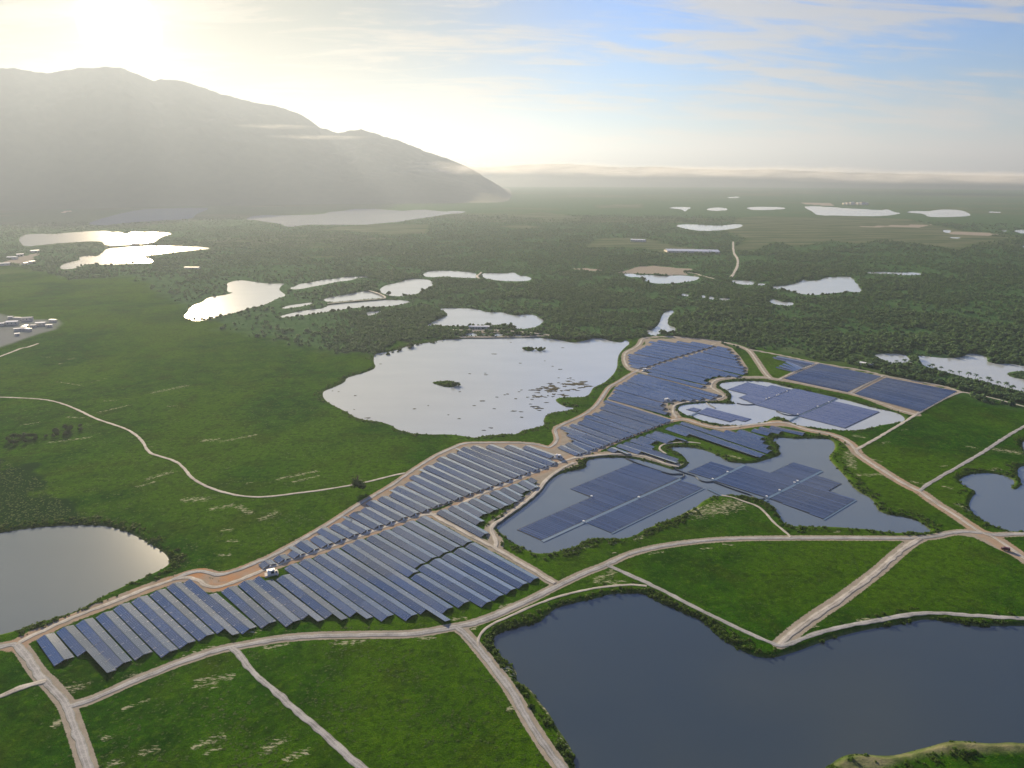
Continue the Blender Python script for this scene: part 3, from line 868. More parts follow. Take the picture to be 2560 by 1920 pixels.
road('bank lane above the fish basins', 5.0, 'T7', [(1380, 62), (1450, 68), (1600, 66), (1750, 72), (1900, 84), (2030, 100)], mat='track')
road('bank lane between the fish basins and the lake', 4.0, 'T7', [(1436, 112), (1600, 112), (1800, 110), (2030, 102)], mat='track', sm=1)

# ------------------------------------------------------------------ solar rows (ridge lines read off the photograph)
ZR, ZE = 1.65, 0.48        # ridge and eave height


def rows_px(tile, rows):
    out = []
    for r in rows:
        a = pix((tile, [r[0:2]]))[0]
        b = pix((r[4] if len(r) > 4 and isinstance(r[4], str) else tile, [r[2:4]]))[0]
        ext = r[-1] if isinstance(r[-1], dict) else {}
        out.append((ground(a, ZR), ground(b, ZR), ext))
    return out


# dl/ll give the start and end fractions of the dark and the light slope
FRONT = (rows_px('A1', [(230, 735, 445, 1015), (445, 650, 690, 915, {'l': (0, 1.84)}), (660, 570, 1100, 1050), (880, 490, 1325, 955), (1070, 400, 1610, 925),
                        (1270, 320, 1810, 830), (1470, 245, 2020, 748), (1650, 165, 360, 935, 'A2', {'l': (0, 1.13)}), (1835, 120, 637, 938, 'A2', {'l': (0.34, 1)})]) +
         rows_px('A2', [(400, 475, 850, 875), (580, 405, 1120, 860), (740, 350, 1290, 780, {'l': (0.14, 1.16)}), (1000, 345, 1555, 770, {'l': (0, 1.15)}),
                        (1085, 225, 1820, 750, {'l': (0, 1.13)}), (1240, 165, 2165, 800)]) +
         [])
F_TOP = [(60, 390), (210, 345), (350, 290), (490, 245), (620, 190), (765, 140)]
F_TOP4 = [(820, 1015), (985, 950), (1160, 885)]
_t = [pix(('A4', [p]))[0] for p in F_TOP4] + [pix(('A3', [p]))[0] for p in F_TOP]
_b = [pix(('A3', [p]))[0] for p in [(660, 1235), (820, 1165), (1060, 1158), (1240, 1095), (1490, 1090), (1625, 1020), (1760, 950), (1895, 887), (2020, 827)]]
_gap = {8: 0.46, 7: 0.465, 6: 0.465, 5: 0.47, 4: 0.478, 3: 0.575}
for i in range(9):
    e = {'l': (0, 1.17)} if i == 1 else {}
    if i in _gap:
        e = dict(e, gap=_gap[i])
    FRONT.append((ground(_t[i], ZR), ground(_b[i], ZR), e))

MIDB = (rows_px('A4', [(155, 1085, 215, 1140), (330, 1020, 400, 1072), (480, 950, 585, 1012, {'l': (-0.45, 1), 'd': (0.2, 1)}), (600, 845, 755, 950), (775, 785, 925, 885), (850, 690, 1090, 825),
                       (1010, 635, 1250, 767), (1150, 580, 1405, 715, {'l': (-0.22, 1)}), (1250, 490, 1555, 658), (1385, 435, 1705, 608), (1450, 350, 1855, 560), (1595, 300, 2005, 508), (1735, 250, 2150, 455, {'l': (-0.15, 1)})]) +
        rows_px('A5', [(65, 666, 560, 893), (205, 610, 690, 850), (260, 530, 825, 803), (380, 490, 955, 752, {'l': (-0.12, 1)}), (430, 410, 1080, 708), (545, 370, 1200, 668), (590, 305, 1320, 622), (710, 260, 1440, 580),
                       (830, 230, 1555, 533, {'l': (-0.1, 1)}), (880, 182, 1662, 495), (1000, 165, 1775, 458), (1190, 155, 1885, 418), (1420, 158, 1992, 382), (1640, 165, 1988, 292)]))
SMALL = rows_px('A5', [(600, 955, 1145, 1250), (735, 905, 1088, 1100), (860, 862, 1125, 1008), (985, 818, 1255, 958), (1120, 772, 1390, 905), (1250, 718, 1508, 858), (1370, 680, 1610, 805, {'l': (0, 0.85)}), (1480, 638, 1648, 722), (1600, 592, 1765, 680), (1710, 556, 1795, 600, {'l': (0, 0)})])
MIDC = rows_px('A6', [(235, 737, 490, 850), (340, 695, 590, 822), (420, 677, 692, 780, {'l': (-0.33, 1)}), (350, 572, 805, 742, {'l': (-0.2, 1)}), (260, 472, 910, 702), (390, 437, 1020, 662), (495, 402, 1120, 622), (560, 372, 1215, 590, {'l': (-0.09, 1)}),
                      (590, 317, 1315, 553), (700, 283, 1410, 517), (790, 257, 1505, 483), (800, 202, 1600, 447), (860, 170, 1690, 412, {'l': (-0.07, 1)}), (860, 108, 1765, 385, {'l': (0, 0)})])
COVE = rows_px('A6', [(920, 765, 1020, 805, {'l': (0, 2.3)}), (1035, 718, 1345, 822, {'l': (0, 2.42)}), (1125, 690, 1870, 925, {'l': (0, 0.76)}), (1225, 645, 1535, 755, {'l': (0, 0.72)}), (1330, 612, 1530, 682), (1435, 577, 1735, 680), (1530, 543, 1830, 640, {'l': (0, 1.38)})]) + \
    rows_px('A8', [(700, 152, 1600, 458, {'d': (0, 0.26)}), (770, 127, 1672, 440), (840, 100, 1745, 400), (1150, 178, 1730, 345), (1290, 184, 1685, 298), (1430, 180, 1662, 262), (1570, 172, 1740, 216), (1640, 150, 1850, 200), (1750, 140, 2092, 215)])
LAKEB = rows_px('A7', [(240, 850, 1000, 1062), (285, 812, 960, 1000), (305, 768, 930, 946), (320, 722, 970, 900), (370, 690, 1075, 888), (430, 655, 1195, 890), (490, 622, 1330, 888), (530, 592, 1450, 876), (570, 565, 1600, 866), (620, 545, 1670, 830)])
FARR = rows_px('A7', [(760, 535, 1470, 712), (735, 487, 1530, 665), (800, 455, 1500, 618), (855, 430, 1585, 590), (925, 407, 1670, 568), (1000, 384, 1790, 572), (1080, 363, 1935, 575), (1140, 342, 2020, 540), (1210, 322, 2010, 500), (1285, 302, 2010, 460), (1350, 283, 1950, 420), (1405, 263, 1930, 384), (1480, 243, 1920, 344), (1540, 223, 1905, 305), (1605, 203, 1835, 256), (1655, 186, 1800, 218)])
FARL = rows_px('A7', [(530, 434, 650, 465), (500, 397, 740, 444), (495, 360, 820, 418), (495, 323, 890, 394), (490, 288, 960, 370), (575, 258, 1030, 346), (620, 230, 1105, 322), (675, 204, 1185, 299), (720, 178, 1260, 277), (795, 157, 1330, 256), (770, 120, 1400, 236), (880, 106, 1465, 217), (1130, 118, 1540, 198), (1320, 125, 1600, 180)])

# ------------------------------------------------------------------ ground sheet
OUTER = 45000.0
PATCHES = {
    'T8': [(1000, 470, 1210, 425, 8), (680, 525, 750, 522, 4), (640, 600, 840, 550, 5), (370, 400, 530, 425, 3), (590, 405, 720, 370, 2.5), (450, 255, 490, 245, 6), (280, 240, 320, 240, 5), (370, 283, 410, 283, 5), (1090, 560, 1140, 555, 4), (310, 795, 580, 760, 5), (1320, 780, 1400, 775, 8), (1420, 790, 1660, 745, 5), (960, 1030, 1110, 985, 6), (890, 1080, 1000, 1050, 4), (1200, 1165, 1330, 1160, 8), (1370, 1225, 1500, 1200, 6), (1800, 1030, 2050, 980, 5), (1900, 1050, 2060, 1010, 4), (1440, 1365, 1500, 1360, 4), (1470, 1435, 1540, 1430, 3), (1430, 1525, 1480, 1520, 4), (1600, 1060, 1630, 1055, 3), (1550, 1210, 1620, 1250, 6), (1700, 1290, 1780, 1250, 7), (140, 680, 250, 665, 4), (430, 630, 540, 635, 4), (980, 820, 1000, 815, 3), (540, 680, 580, 675, 3)],
    'T1': [(800, 1275, 960, 1220, 2.6), (1290, 1095, 1500, 1065, 5), (1250, 1140, 1400, 1110, 2.6), (1270, 1520, 1440, 1450, 5), (1340, 1555, 1440, 1525, 2.4), (1720, 1530, 1830, 1490, 4), (1870, 1590, 1980, 1560, 4), (920, 1560, 1010, 1530, 4), (1200, 940, 1370, 890, 6), (660, 1470, 720, 1460, 2.5), (360, 1370, 430, 1380, 4), (410, 1150, 540, 1130, 6), (720, 1630, 790, 1610, 4), (860, 1060, 890, 1055, 4), (1620, 780, 1680, 770, 3), (1660, 825, 1850, 805, 2.2), (1370, 1145, 1400, 1140, 2)],
    'T2': [(170, 880, 300, 860, 4), (620, 850, 800, 840, 4), (1180, 820, 1250, 810, 4), (1390, 695, 1460, 690, 3), (1690, 615, 1800, 590, 3), (160, 1550, 280, 1480, 5), (310, 1600, 420, 1560, 4), (1740, 1290, 1780, 1240, 3), (80, 830, 130, 825, 2), (1490, 770, 1530, 740, 3)],
    'T3': [(760, 440, 860, 390, 6), (1090, 270, 1180, 260, 2.4), (620, 245, 720, 220, 3), (860, 265, 880, 265, 2), (1000, 180, 1060, 160, 3), (1320, 10, 1600, 0, 7), (140, 970, 220, 1060, 7), (530, 1470, 590, 1550, 6), (330, 1140, 440, 1290, 2), (550, 260, 640, 240, 2.5), (840, 205, 880, 200, 2.5), (1580, 210, 1640, 212, 2.5), (1430, 235, 1500, 235, 2), (780, 460, 930, 450, 4)],
    'T6': [(940, 860, 960, 950, 9), (1000, 1005, 1170, 1000, 5), (980, 750, 1030, 760, 6), (1150, 800, 1200, 790, 3), (1080, 900, 1140, 915, 5), (1290, 715, 1320, 710, 3), (1540, 950, 1570, 945, 3), (1360, 1050, 1400, 1060, 5), (1710, 820, 1760, 830, 5), (1900, 840, 2040, 860, 11), (1640, 1190, 1720, 1230, 6), (1560, 1080, 1600, 1090, 5), (590, 1350, 630, 1350, 2), (840, 1375, 880, 1372, 2.5), (1870, 970, 1910, 965, 5)],
    'T5': [(1400, 1250, 1660, 1190, 17), (1620, 880, 1680, 895, 6), (1240, 940, 1320, 930, 5)],
    'T4': [(1000, 705, 1070, 695, 4), (680, 740, 740, 735, 3), (820, 750, 860, 745, 2)],
}
FIELDS = [gp('U6', [(820, 560), (950, 490), (1300, 490), (1520, 550), (1870, 600), (1450, 612), (1310, 570)]),
          gp('U7', [(-60, 330), (160, 318), (560, 326), (900, 322), (1300, 340), (1480, 385), (1900, 465), (2150, 500), (1880, 520), (1700, 590), (1550, 560), (1100, 500), (900, 540), (700, 510), (420, 560), (250, 520), (60, 600), (-100, 585), (20, 500), (-160, 430)]),
          gp('U6', [(210, 320), (480, 280), (820, 330), (550, 345)]), gp('U6', [(110, 395), (330, 385), (500, 410), (300, 420)]),
          gp('U5', [(580, 430), (850, 395), (1100, 380), (1500, 385), (1480, 455), (1150, 465), (900, 440)]),
          gp('U4', [(330, 170), (480, 110), (900, 110), (1900, 120), (2212, 140), (1900, 190), (600, 200)]),
          gp('U6', [(900, 230), (1280, 220), (1280, 250), (950, 255)])]
SANDS = [gp('U6', [(1090, 762), (1250, 715), (1400, 705), (1700, 735), (1600, 760), (1750, 795), (1500, 782), (1300, 772)]),
         gp('U6', [(700, 725), (860, 730), (1000, 752), (900, 755)]), gp('U7', [(880, 400), (1200, 388), (1500, 382), (1400, 405), (1000, 405)]),
         gp('U7', [(1560, 440), (1900, 445), (2050, 460), (1900, 475), (1650, 462)]), gp('U7', [(440, 205), (680, 215), (720, 235), (480, 228)]),
         gp('U4', [(0, 690), (120, 650), (280, 600), (300, 640), (200, 700)]), gp('U4', [(440, 285), (580, 270), (500, 292)])]
FOREST = gp('S', [(-700, 640), (0, 655), (180, 700), (330, 690), (470, 770), (560, 820), (800, 880), (950, 885), (1000, 850), (1180, 845), (1560, 850), (1640, 838), (1760, 850), (1900, 876), (2100, 905), (2230, 940), (2390, 985), (2560, 1020), (3300, 1180), (3300, 462), (2560, 462), (1600, 446), (1000, 446), (-700, 470)])
BELT = gp('B8', [(640, 250), (780, 290), (1000, 300), (1200, 345), (1500, 420), (1700, 470), (1850, 510), (2000, 570), (2300, 650), (2300, 770), (1900, 655), (1560, 590), (1300, 520), (1100, 440), (900, 390), (700, 310)])
ORCHARD = gp('B8', [(0, 150), (600, 170), (640, 250), (700, 310), (900, 390), (1100, 440), (1250, 505), (800, 430), (400, 340), (0, 270), (-400, 160), (-380, 110)])
DIRTS = [(gp('T1', [(1100, 440), (1230, 400), (1300, 372), (1360, 392), (1420, 410), (1560, 368), (1690, 312), (1720, 330), (1790, 380), (1740, 430), (1650, 405), (1530, 460), (1400, 505), (1330, 480), (1240, 425)]), 0.9),
         (gp('A4', [(-60, 1140), (200, 1010), (420, 890), (640, 780), (900, 630), (1100, 510), (1300, 400), (1500, 290), (1800, 90), (2000, 20), (2150, 40), (2212, 440), (1950, 560), (1500, 720), (1000, 890), (500, 1080), (0, 1260)]), 0.25),
         (gp('A5', [(0, 640), (320, 440), (600, 260), (860, 130), (1100, 125), (1700, 135), (2000, 200), (2212, 260), (2212, 400), (2100, 450), (1900, 560), (1860, 640), (1760, 600), (1700, 560), (1300, 660), (600, 920), (0, 1100)]), 0.0),
         (gp('A6', [(120, 480), (300, 400), (700, 260), (800, 140), (900, 90), (1800, 380), (1500, 520), (900, 740), (400, 920), (60, 900), (100, 720), (200, 640)]), 0.0),
         (gp('A6', [(830, 820), (1050, 830), (1400, 880), (1800, 1010), (1750, 1040), (1300, 920), (900, 870), (640, 870)]), 0.0),
         (gp('A7', [(190, 880), (320, 700), (560, 540), (1100, 620), (1500, 700), (1700, 760), (1760, 830), (1650, 880), (1400, 895), (1000, 940), (1020, 1060), (600, 980)]), 0.0),
         (gp('A7', [(420, 470), (470, 270), (700, 160), (690, 90), (1200, 80), (1650, 130), (1850, 210), (1960, 330), (2060, 480), (2050, 540), (1600, 500), (700, 520), (600, 500)]), 0.0),
         (gp('B6', [(250, 330), (620, 160), (1300, 300), (1700, 370), (2110, 460), (1720, 690), (1640, 720), (1400, 650), (1200, 560), (950, 490), (700, 430)]), 0.1),
         (gp('A8', [(870, 90), (1300, 160), (1700, 110), (1900, 95), (2200, 190), (1900, 150), (1700, 140), (1260, 200)]), 0.1),
         (gp('T4', [(1480, 160), (1700, 135), (1850, 150), (1960, 200), (2100, 290), (2100, 330), (1900, 240), (1750, 165), (1640, 150)]), 0.0)]
MUDS = [gp('T4', [(830, 1640), (900, 1580), (1100, 1572), (1350, 1540), (1600, 1480), (1900, 1490), (2300, 1490), (2300, 1545), (1900, 1550), (1500, 1560), (1300, 1600), (1150, 1660), (1000, 1700)])]
SHADE_PATCH = gp('T8', [(-300, 880), (20, 905), (120, 950), (230, 1020), (310, 1100), (400, 1180), (480, 1235), (690, 1270), (790, 1330), (600, 1318), (300, 1330), (0, 1375), (-300, 1400)])  # outline of the shade painted on the ground by the left pond
PAVED = gp('B7', [(-500, 380), (0, 400), (330, 480), (800, 540), (1300, 540), (1400, 620), (1300, 760), (850, 880), (350, 1050), (0, 1180), (-500, 1300)])


def soft_in(x, y, p, soft):
    lo, hi = p.min(0) - soft * 2, p.max(0) + soft * 2
    r = np.zeros(x.shape)
    k = np.where((x > lo[0]) & (x < hi[0]) & (y > lo[1]) & (y < hi[1]))[0]
    if len(k):
        r[k] = sstep(soft, -soft, signed_dist(x[k], y[k], p))
    return r


def build_ground():
    yy = np.arange(2130.0, HORIZON + 3.0, -2.3)
    dep = PITCH + np.arctan((yy - H0 / 2) / FPX)
    r = CAMH / np.tan(dep)
    r = r[r < OUTER * 0.97]
    r = np.concatenate([[2.0, 60.0, 110.0, 145.0], r[r > 150], [OUTER]])
    fine = np.radians(np.arange(-47.0, 47.01, 0.082))
    coarse = np.radians(np.arange(50.0, 311.0, 4.5))
    az = np.concatenate([fine, coarse])
    nr, na = len(r), len(az)
    R, A = np.meshgrid(r, az, indexing='ij')
    x, y = (R * np.sin(A)).ravel(), (R * np.cos(A)).ravel()
    z, sd = terrain(x, y)
    co = np.stack([x, y, z], -1)
    i, j = np.meshgrid(np.arange(nr - 1), np.arange(na), indexing='ij')
    j2 = (j + 1) % na
    f = np.stack([i * na + j, (i + 1) * na + j, (i + 1) * na + j2, i * na + j2], -1).reshape(-1, 4)
    f = f[:, ::-1]
    me = bpy.data.meshes.new('ground')
    nf = len(f)
    me.vertices.add(len(co))
    me.vertices.foreach_set('co', co.astype(np.float32).ravel())
    me.loops.add(nf * 4)
    me.loops.foreach_set('vertex_index', f.astype(np.int32).ravel())
    me.polygons.add(nf)
    me.polygons.foreach_set('loop_start', np.arange(0, nf * 4, 4, dtype=np.int32))
    me.polygons.foreach_set('use_smooth', np.ones(nf, bool))
    me.update(calc_edges=True)
    att = {}
    nz = fbm(x / 60, y / 60, 3, 5)
    edge = (fbm(x / 25, y / 25, 3, 9) - 0.5) * 40
    fo = np.maximum(soft_in(x + edge, y + edge, FOREST, 25), soft_in(x, y, BELT, 4))
    fo = np.maximum(fo, (np.hypot(x, y) > 5200) * 0.85)
    fi = np.zeros(x.shape)
    for p in FIELDS:
        fi = np.maximum(fi, soft_in(x + edge, y + edge, p, 30))
    fi = np.maximum(fi, 0.75 * sstep(0.58, 0.70, fbm(x / 900, y / 420, 3, 31)) * (np.hypot(x, y) > 2200))
    fi = np.maximum(fi, 0.35 * soft_in(x, y, ORCHARD, 6))
    fo = fo * (1 - fi)
    att['field'] = fi * 0.9
    att['paved'] = soft_in(x + edge * 0.2, y + edge * 0.2, PAVED, 6) * (0.55 + 0.45 * nz)
    fo = fo * (1 - att['paved'])
    att['forest'] = fo
    dirt, orange = np.zeros(x.shape), np.zeros(x.shape)
    for p, o in DIRTS:
        s = soft_in(x, y, p, 2.5) * 0.9
        dirt = np.maximum(dirt, s)
        orange = np.maximum(orange, (s > 0.02) * o)
    for p in SANDS:
        dirt = np.maximum(dirt, 0.85 * soft_in(x + edge, y + edge, p, 12))
    dirt = np.maximum(dirt, 0.8 * soft_in(x, y, gp('T7', [(1380, 65), (1430, 120), (1600, 118), (2030, 104), (1900, 80), (1700, 60), (1500, 55)]), 4))
    for rd in ROADS:
        if rd['verge'] <= 0:
            continue
        reach = rd['w'] / 2 + rd['verge'] * 2.2
        q = rd['p']
        for a, b in zip(q[:-1], q[1:]):
            lo, hi = np.minimum(a, b) - reach, np.maximum(a, b) + reach
            k = np.where((x > lo[0]) & (x < hi[0]) & (y > lo[1]) & (y < hi[1]))[0]
            if len(k):
                d = seg_dist(x[k], y[k], a, b)
                s = sstep(reach, rd['w'] / 2, d) * 0.95
                dirt[k] = np.maximum(dirt[k], s)
                orange[k] = np.maximum(orange[k], rd['orange'] * (s > 0.05))
    dirt = dirt * sstep(0.5, 5.0, sd)
    att['dirt'], att['orange'] = dirt, orange
    bare = np.zeros(x.shape)
    for tile, L in PATCHES.items():
        for (x1, y1, x2, y2, th) in L:
            q = gp(tile, [(x1, y1), (x2, y2)])
            a, b = q[0], q[1]
            lo, hi = np.minimum(a, b) - th * 2, np.maximum(a, b) + th * 2
            k = np.where((x > lo[0]) & (x < hi[0]) & (y > lo[1]) & (y < hi[1]))[0]
            if len(k):
                bare[k] = np.maximum(bare[k], sstep(th * 1.3, 0, seg_dist(x[k], y[k], a, b)) * 0.85)
    att['bare'] = bare
    att['painted_shade'] = soft_in(x + edge * 0.8, y + edge * 0.8, SHADE_PATCH, 14)
    mud = np.zeros(x.shape)
    for p in MUDS:
        mud = np.maximum(mud, soft_in(x, y, p, 3))
    mud = np.maximum(mud, 0.5 * sstep(2.2, 0.0, np.abs(sd)))
    att['mud'] = mud
    for k, v in att.items():
        a = me.attributes.new(k, 'FLOAT', 'POINT')
        a.data.foreach_set('value', v.astype(np.float32))
    o = mesh_obj('ground', me, M['ground'])
    tag(o, 'green grassland and scrub plain spreading to the horizon', 'ground', kind='structure')


build_ground()


# ------------------------------------------------------------------ water sheets
def offset_poly(p, d):
    a, b = np.roll(p, 1, 0), np.roll(p, -1, 0)
    t = b - a
    L = np.hypot(t[:, 0], t[:, 1])[:, None] + 1e-6
    n = np.stack([t[:, 1], -t[:, 0]], -1) / L
    return p + n * d


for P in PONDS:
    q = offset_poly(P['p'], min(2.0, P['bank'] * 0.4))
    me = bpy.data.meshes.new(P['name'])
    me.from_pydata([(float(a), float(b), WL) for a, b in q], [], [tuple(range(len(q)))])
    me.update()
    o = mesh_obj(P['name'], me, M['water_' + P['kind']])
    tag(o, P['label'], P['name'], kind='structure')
tag(COL.objects[-1], None)


# ------------------------------------------------------------------ road strips
def resample(p, step):
    d = np.concatenate([[0], np.cumsum(np.hypot(*np.diff(p, axis=0).T))])
    n = max(2, int(d[-1] / step) + 1)
    s = np.linspace(0, d[-1], n)
    return np.stack([np.interp(s, d, p[:, 0]), np.interp(s, d, p[:, 1])], -1), s


for ri, rd in enumerate(ROADS):
    dist = np.hypot(*rd['p'].T).min()
    p, s = resample(rd['p'], max(1.6, dist / 260))
    t = np.gradient(p, axis=0)
    t /= np.hypot(t[:, 0], t[:, 1])[:, None] + 1e-9
    n = np.stack([-t[:, 1], t[:, 0]], -1)
    k = max(1.0, dist / 900)
    hw = rd['w'] / 2 * 0.70
    wl = hw * (1 + 0.42 * (fbm(s / 5, s * 0 + ri, 3, 3) - 0.5) * 2 + 0.22 * (fbm(s / 38, s * 0 + ri, 2, 13) - 0.5) * 2)
    wr = hw * (1 + 0.42 * (fbm(s / 5, s * 0 + ri + 50, 3, 4) - 0.5) * 2 + 0.22 * (fbm(s / 38, s * 0 + ri + 9, 2, 14) - 0.5) * 2)
    z0 = 0.10 + 0.006 * ri + (0.25 if k > 1.5 else 0.0)
    if rd['name'] == 'dyke':
        z0 += 0.5
    lat = [(-1.25, -0.7, -1.15), (-1.0, 0.0, -1.0), (-0.5, 0.05, -0.5), (0.0, 0.08, 0.0), (0.5, 0.05, 0.5), (1.0, 0.0, 1.0), (1.25, -0.7, 1.15)]
    V, UV = [], []
    for (a, dz, v) in lat:
        off = np.where(a < 0, a * wr, a * wl)
        q = p + n * off[:, None]
        V.append(np.column_stack([q, np.full(len(q), z0 + dz)]))
        UV.append(np.column_stack([s, np.full(len(s), v)]))
    V, UV = np.stack(V, 1), np.stack(UV, 1)
    m, c = len(p), len(lat)
    faces = []
    for i in range(m - 1):
        for j in range(c - 1):
            faces.append((i * c + j, (i + 1) * c + j, (i + 1) * c + j + 1, i * c + j + 1))
    faces = [f[::-1] for f in faces]
    me = bpy.data.meshes.new(rd['name'])
    me.from_pydata(V.reshape(-1, 3).tolist(), [], faces)
    uvl = me.uv_layers.new(name='UVMap')
    li = np.empty(len(me.loops), np.int32)
    me.loops.foreach_get('vertex_index', li)
    uvl.data.foreach_set('uv', UV.reshape(-1, 2)[li].astype(np.float32).ravel())
    me.update()
    o = mesh_obj(rd['name'], me, M[rd['mat']])
    tag(o, rd['label'], rd['name'].replace('_', ' '), kind='structure')


# ------------------------------------------------------------------ tent shaped solar rows
def slab(x0, x1, ya0, ya1, yb0, yb1, za, zb, th=0.07):
    """sloping slab: at x0 it spans ya0..yb0, at x1 ya1..yb1; height za at a edge, zb at b edge"""
    v = [(x0, ya0, za), (x1, ya1, za), (x1, yb1, zb), (x0, yb0, zb)]
    v += [(x, y, z - th) for x, y, z in v]
    f = [(0, 1, 2, 3), (7, 6, 5, 4), (0, 4, 5, 1), (1, 5, 6, 2), (2, 6, 7, 3), (3, 7, 4, 0)]
    return v, f


def panel_mesh(name, v, f, flip):
    me = bpy.data.meshes.new(name)
    if flip:
        f = [q[::-1] for q in f]
    me.from_pydata(v, [], f)
    uvl = me.uv_layers.new(name='UVMap')
    for lp in me.loops:
        x, y, _ = v[lp.vertex_index]
        uvl.data[lp.index].uv = (x, abs(y))
    me.update()
    return me


def line_dist(p, a, b):
    d = (b - a) / (np.hypot(*(b - a)) + 1e-9)
    return abs((p - a)[0] * d[1] - (p - a)[1] * d[0])


def solar_block(rows, place, group, sec=24.0, boxes=False, wmin=5.0, wmax=7.6, kind='tent'):
    n = len(rows)
    wid = []
    for i, (a, b, e) in enumerate(rows):
        wa, wb = [], []
        for j in (i - 1, i + 1):
            if 0 <= j < n:
                wa.append(line_dist(a, rows[j][0], rows[j][1]))
                wb.append(line_dist(b, rows[j][0], rows[j][1]))
        wid.append((np.mean(wa) * 0.465, np.mean(wb) * 0.465))
    med = float(np.median([w for p in wid for w in p]))
    for i, (a, b, e) in enumerate(rows):
        w0 = float(np.clip(wid[i][0], med * 0.93, med * 1.06))
        w1 = float(np.clip(wid[i][1], med * 0.93, med * 1.06))
        L = float(np.hypot(*(b - a)))
        ang = math.atan2(b[1] - a[1], b[0] - a[0])
        pieces = [(0.0, 1.0, '')]
        if 'gap' in e:
            g = e['gap']
            pieces = [(0.0, g - 1.1 / L, 'far half of the '), (g + 1.1 / L, 1.0, 'near half of the ')]
        for (p0, p1, half) in pieces:
            root = empty('solar_row', (a[0], a[1], 0.0), ang)
            tag(root, half + ordinal(i) + ' tent-shaped solar row ' + place, 'solar row', group)
            fr = MB()
            ends = []
            for side, key in ((-1, 'd'), (1, 'l')):
                t0, t1 = e.get(key, (0.0, 1.0))
                t0 = max(t0, p0) if p0 > 0 else t0
                t1 = min(t1, p1) if p1 < 1 else t1
                if t1 - t0 < 0.02:
                    continue
                # dark sides reach the eave nearest the camera, light sides the far one
                ln = (t1 - t0) * L
                k = max(1, int(round(ln / sec)))
                for s in range(k):
                    u0, u1 = t0 + (t1 - t0) * s / k, t0 + (t1 - t0) * (s + 1) / k
                    x0, x1 = u0 * L + 0.05, u1 * L - 0.05
                    dz = random.uniform(-0.05, 0.05)
                    wa, wb = w0 + (w1 - w0) * u0, w0 + (w1 - w0) * u1
                    v, f = slab(x0, x1, side * 0.07, side * 0.07, side * wa, side * wb, ZR + dz, ZE + dz)
                    mesh_obj('panel_table', panel_mesh('panel_table', v, f, side < 0), M['panel_a'], root)
                m = max(2, int(ln / 9) + 1)
                for q in range(m):
                    u = t0 + (t1 - t0) * (0.02 + 0.96 * q / (m - 1))
                    w = w0 + (w1 - w0) * u
                    for yy, hh in ((0.30, ZR - 0.12), (0.94, ZE - 0.02)):
                        fr.box((u * L, side * w * yy, hh / 2 - 0.2), (0.16, 0.16, hh + 0.3))
                    fr.box((u * L, side * w * 0.62, (ZR + ZE) / 2 - 0.22), (0.10, w * 0.66, 0.10))
                fr.box(((t0 + t1) / 2 * L, side * (w0 + w1) / 2 * 0.95, ZE - 0.13), (ln * 0.98, 0.10, 0.10))
                ends.append(t1)
            fr.build('support_frame', M['steel'], root)
            if boxes and ends:
                bx = MB()
                bx.box((max(ends) * L + 0.5, 0.2, 0.8), (0.5, 1.0, 1.1))
                bx.box((max(ends) * L + 0.5, 0.2, 0.12), (0.7, 1.2, 0.25))
                bx.build('combiner_box', M['white'], root)


solar_block(FRONT, 'from the left end of the front block', 'solar rows of the front block', 25.0)
solar_block(MIDB, 'from the left in the block between meadow and road', 'solar rows between the meadow and the farm road', 25.0, True)
solar_block(SMALL, 'from the left in the small block by the pond track', 'solar rows of the small block', 28.0)
solar_block(MIDC, 'from the near end of the block below the lake', 'solar rows of the block below the lake', 30.0, True)
solar_block(COVE, 'from the left in the block above the small cove', 'solar rows above the cove', 40.0)
solar_block(LAKEB, 'from the near end of the block right of the lake', 'solar rows right of the lake', 45.0)
solar_block(FARR, 'from the near end of the far right block', 'solar rows of the far right block', 60.0)
solar_block(FARL, 'from the near end of the far left block', 'solar rows of the far left block', 60.0)


# ------------------------------------------------------------------ low flat rows on the right fields
def lerp_poly(P, t):
    d = np.concatenate([[0], np.cumsum(np.hypot(*np.diff(P, axis=0).T))])
    s = t * d[-1]
    return np.array([np.interp(s, d, P[:, 0]), np.interp(s, d, P[:, 1])])


def flat_field(left, right, n, place, group):
    Lp, Rp = np.array(left, float), np.array(right, float)
    for i in range(n):
        t = (i + 0.5) / n
        a = ground(pix(('B6', [tuple(lerp_poly(Lp, t))]))[0], 1.2)
        b = ground(pix(('B6', [tuple(lerp_poly(Rp, t))]))[0], 1.2)
        t2 = (i + 1.5) / n
        a2 = ground(pix(('B6', [tuple(lerp_poly(Lp, t2))]))[0], 1.2)
        b2 = ground(pix(('B6', [tuple(lerp_poly(Rp, t2))]))[0], 1.2)
        w = min(0.52 * line_dist((a2 + b2) / 2, a, b), 4.6)
        ang = math.atan2(b[1] - a[1], b[0] - a[0])
        L = float(np.hypot(*(b - a)))
        root = empty('solar_row', (a[0], a[1], 0.0), ang)
        tag(root, ordinal(i) + ' flat solar row from the far edge of ' + place, 'solar row', group)
        k = max(1, int(L / 55))
        fr = MB()
        for s in range(k):
            x0, x1 = L * s / k + 0.15, L * (s + 1) / k - 0.15
            v, f = slab(x0, x1, w / 2, w / 2, -w / 2, -w / 2, 1.75, 0.75)
            mesh_obj('panel_table', panel_mesh('panel_table', v, f, True), M['panel_a'], root)
        m = max(2, int(L / 12))
        for q in range(m):
            x = L * (q + 0.5) / m
            fr.box((x, w * 0.25, 0.7),  (0.14, 0.14, 1.6))
            fr.box((x, -w * 0.25, 0.45),  (0.14, 0.14, 1.1))
        fr.build('support_frame', M['steel'], root)


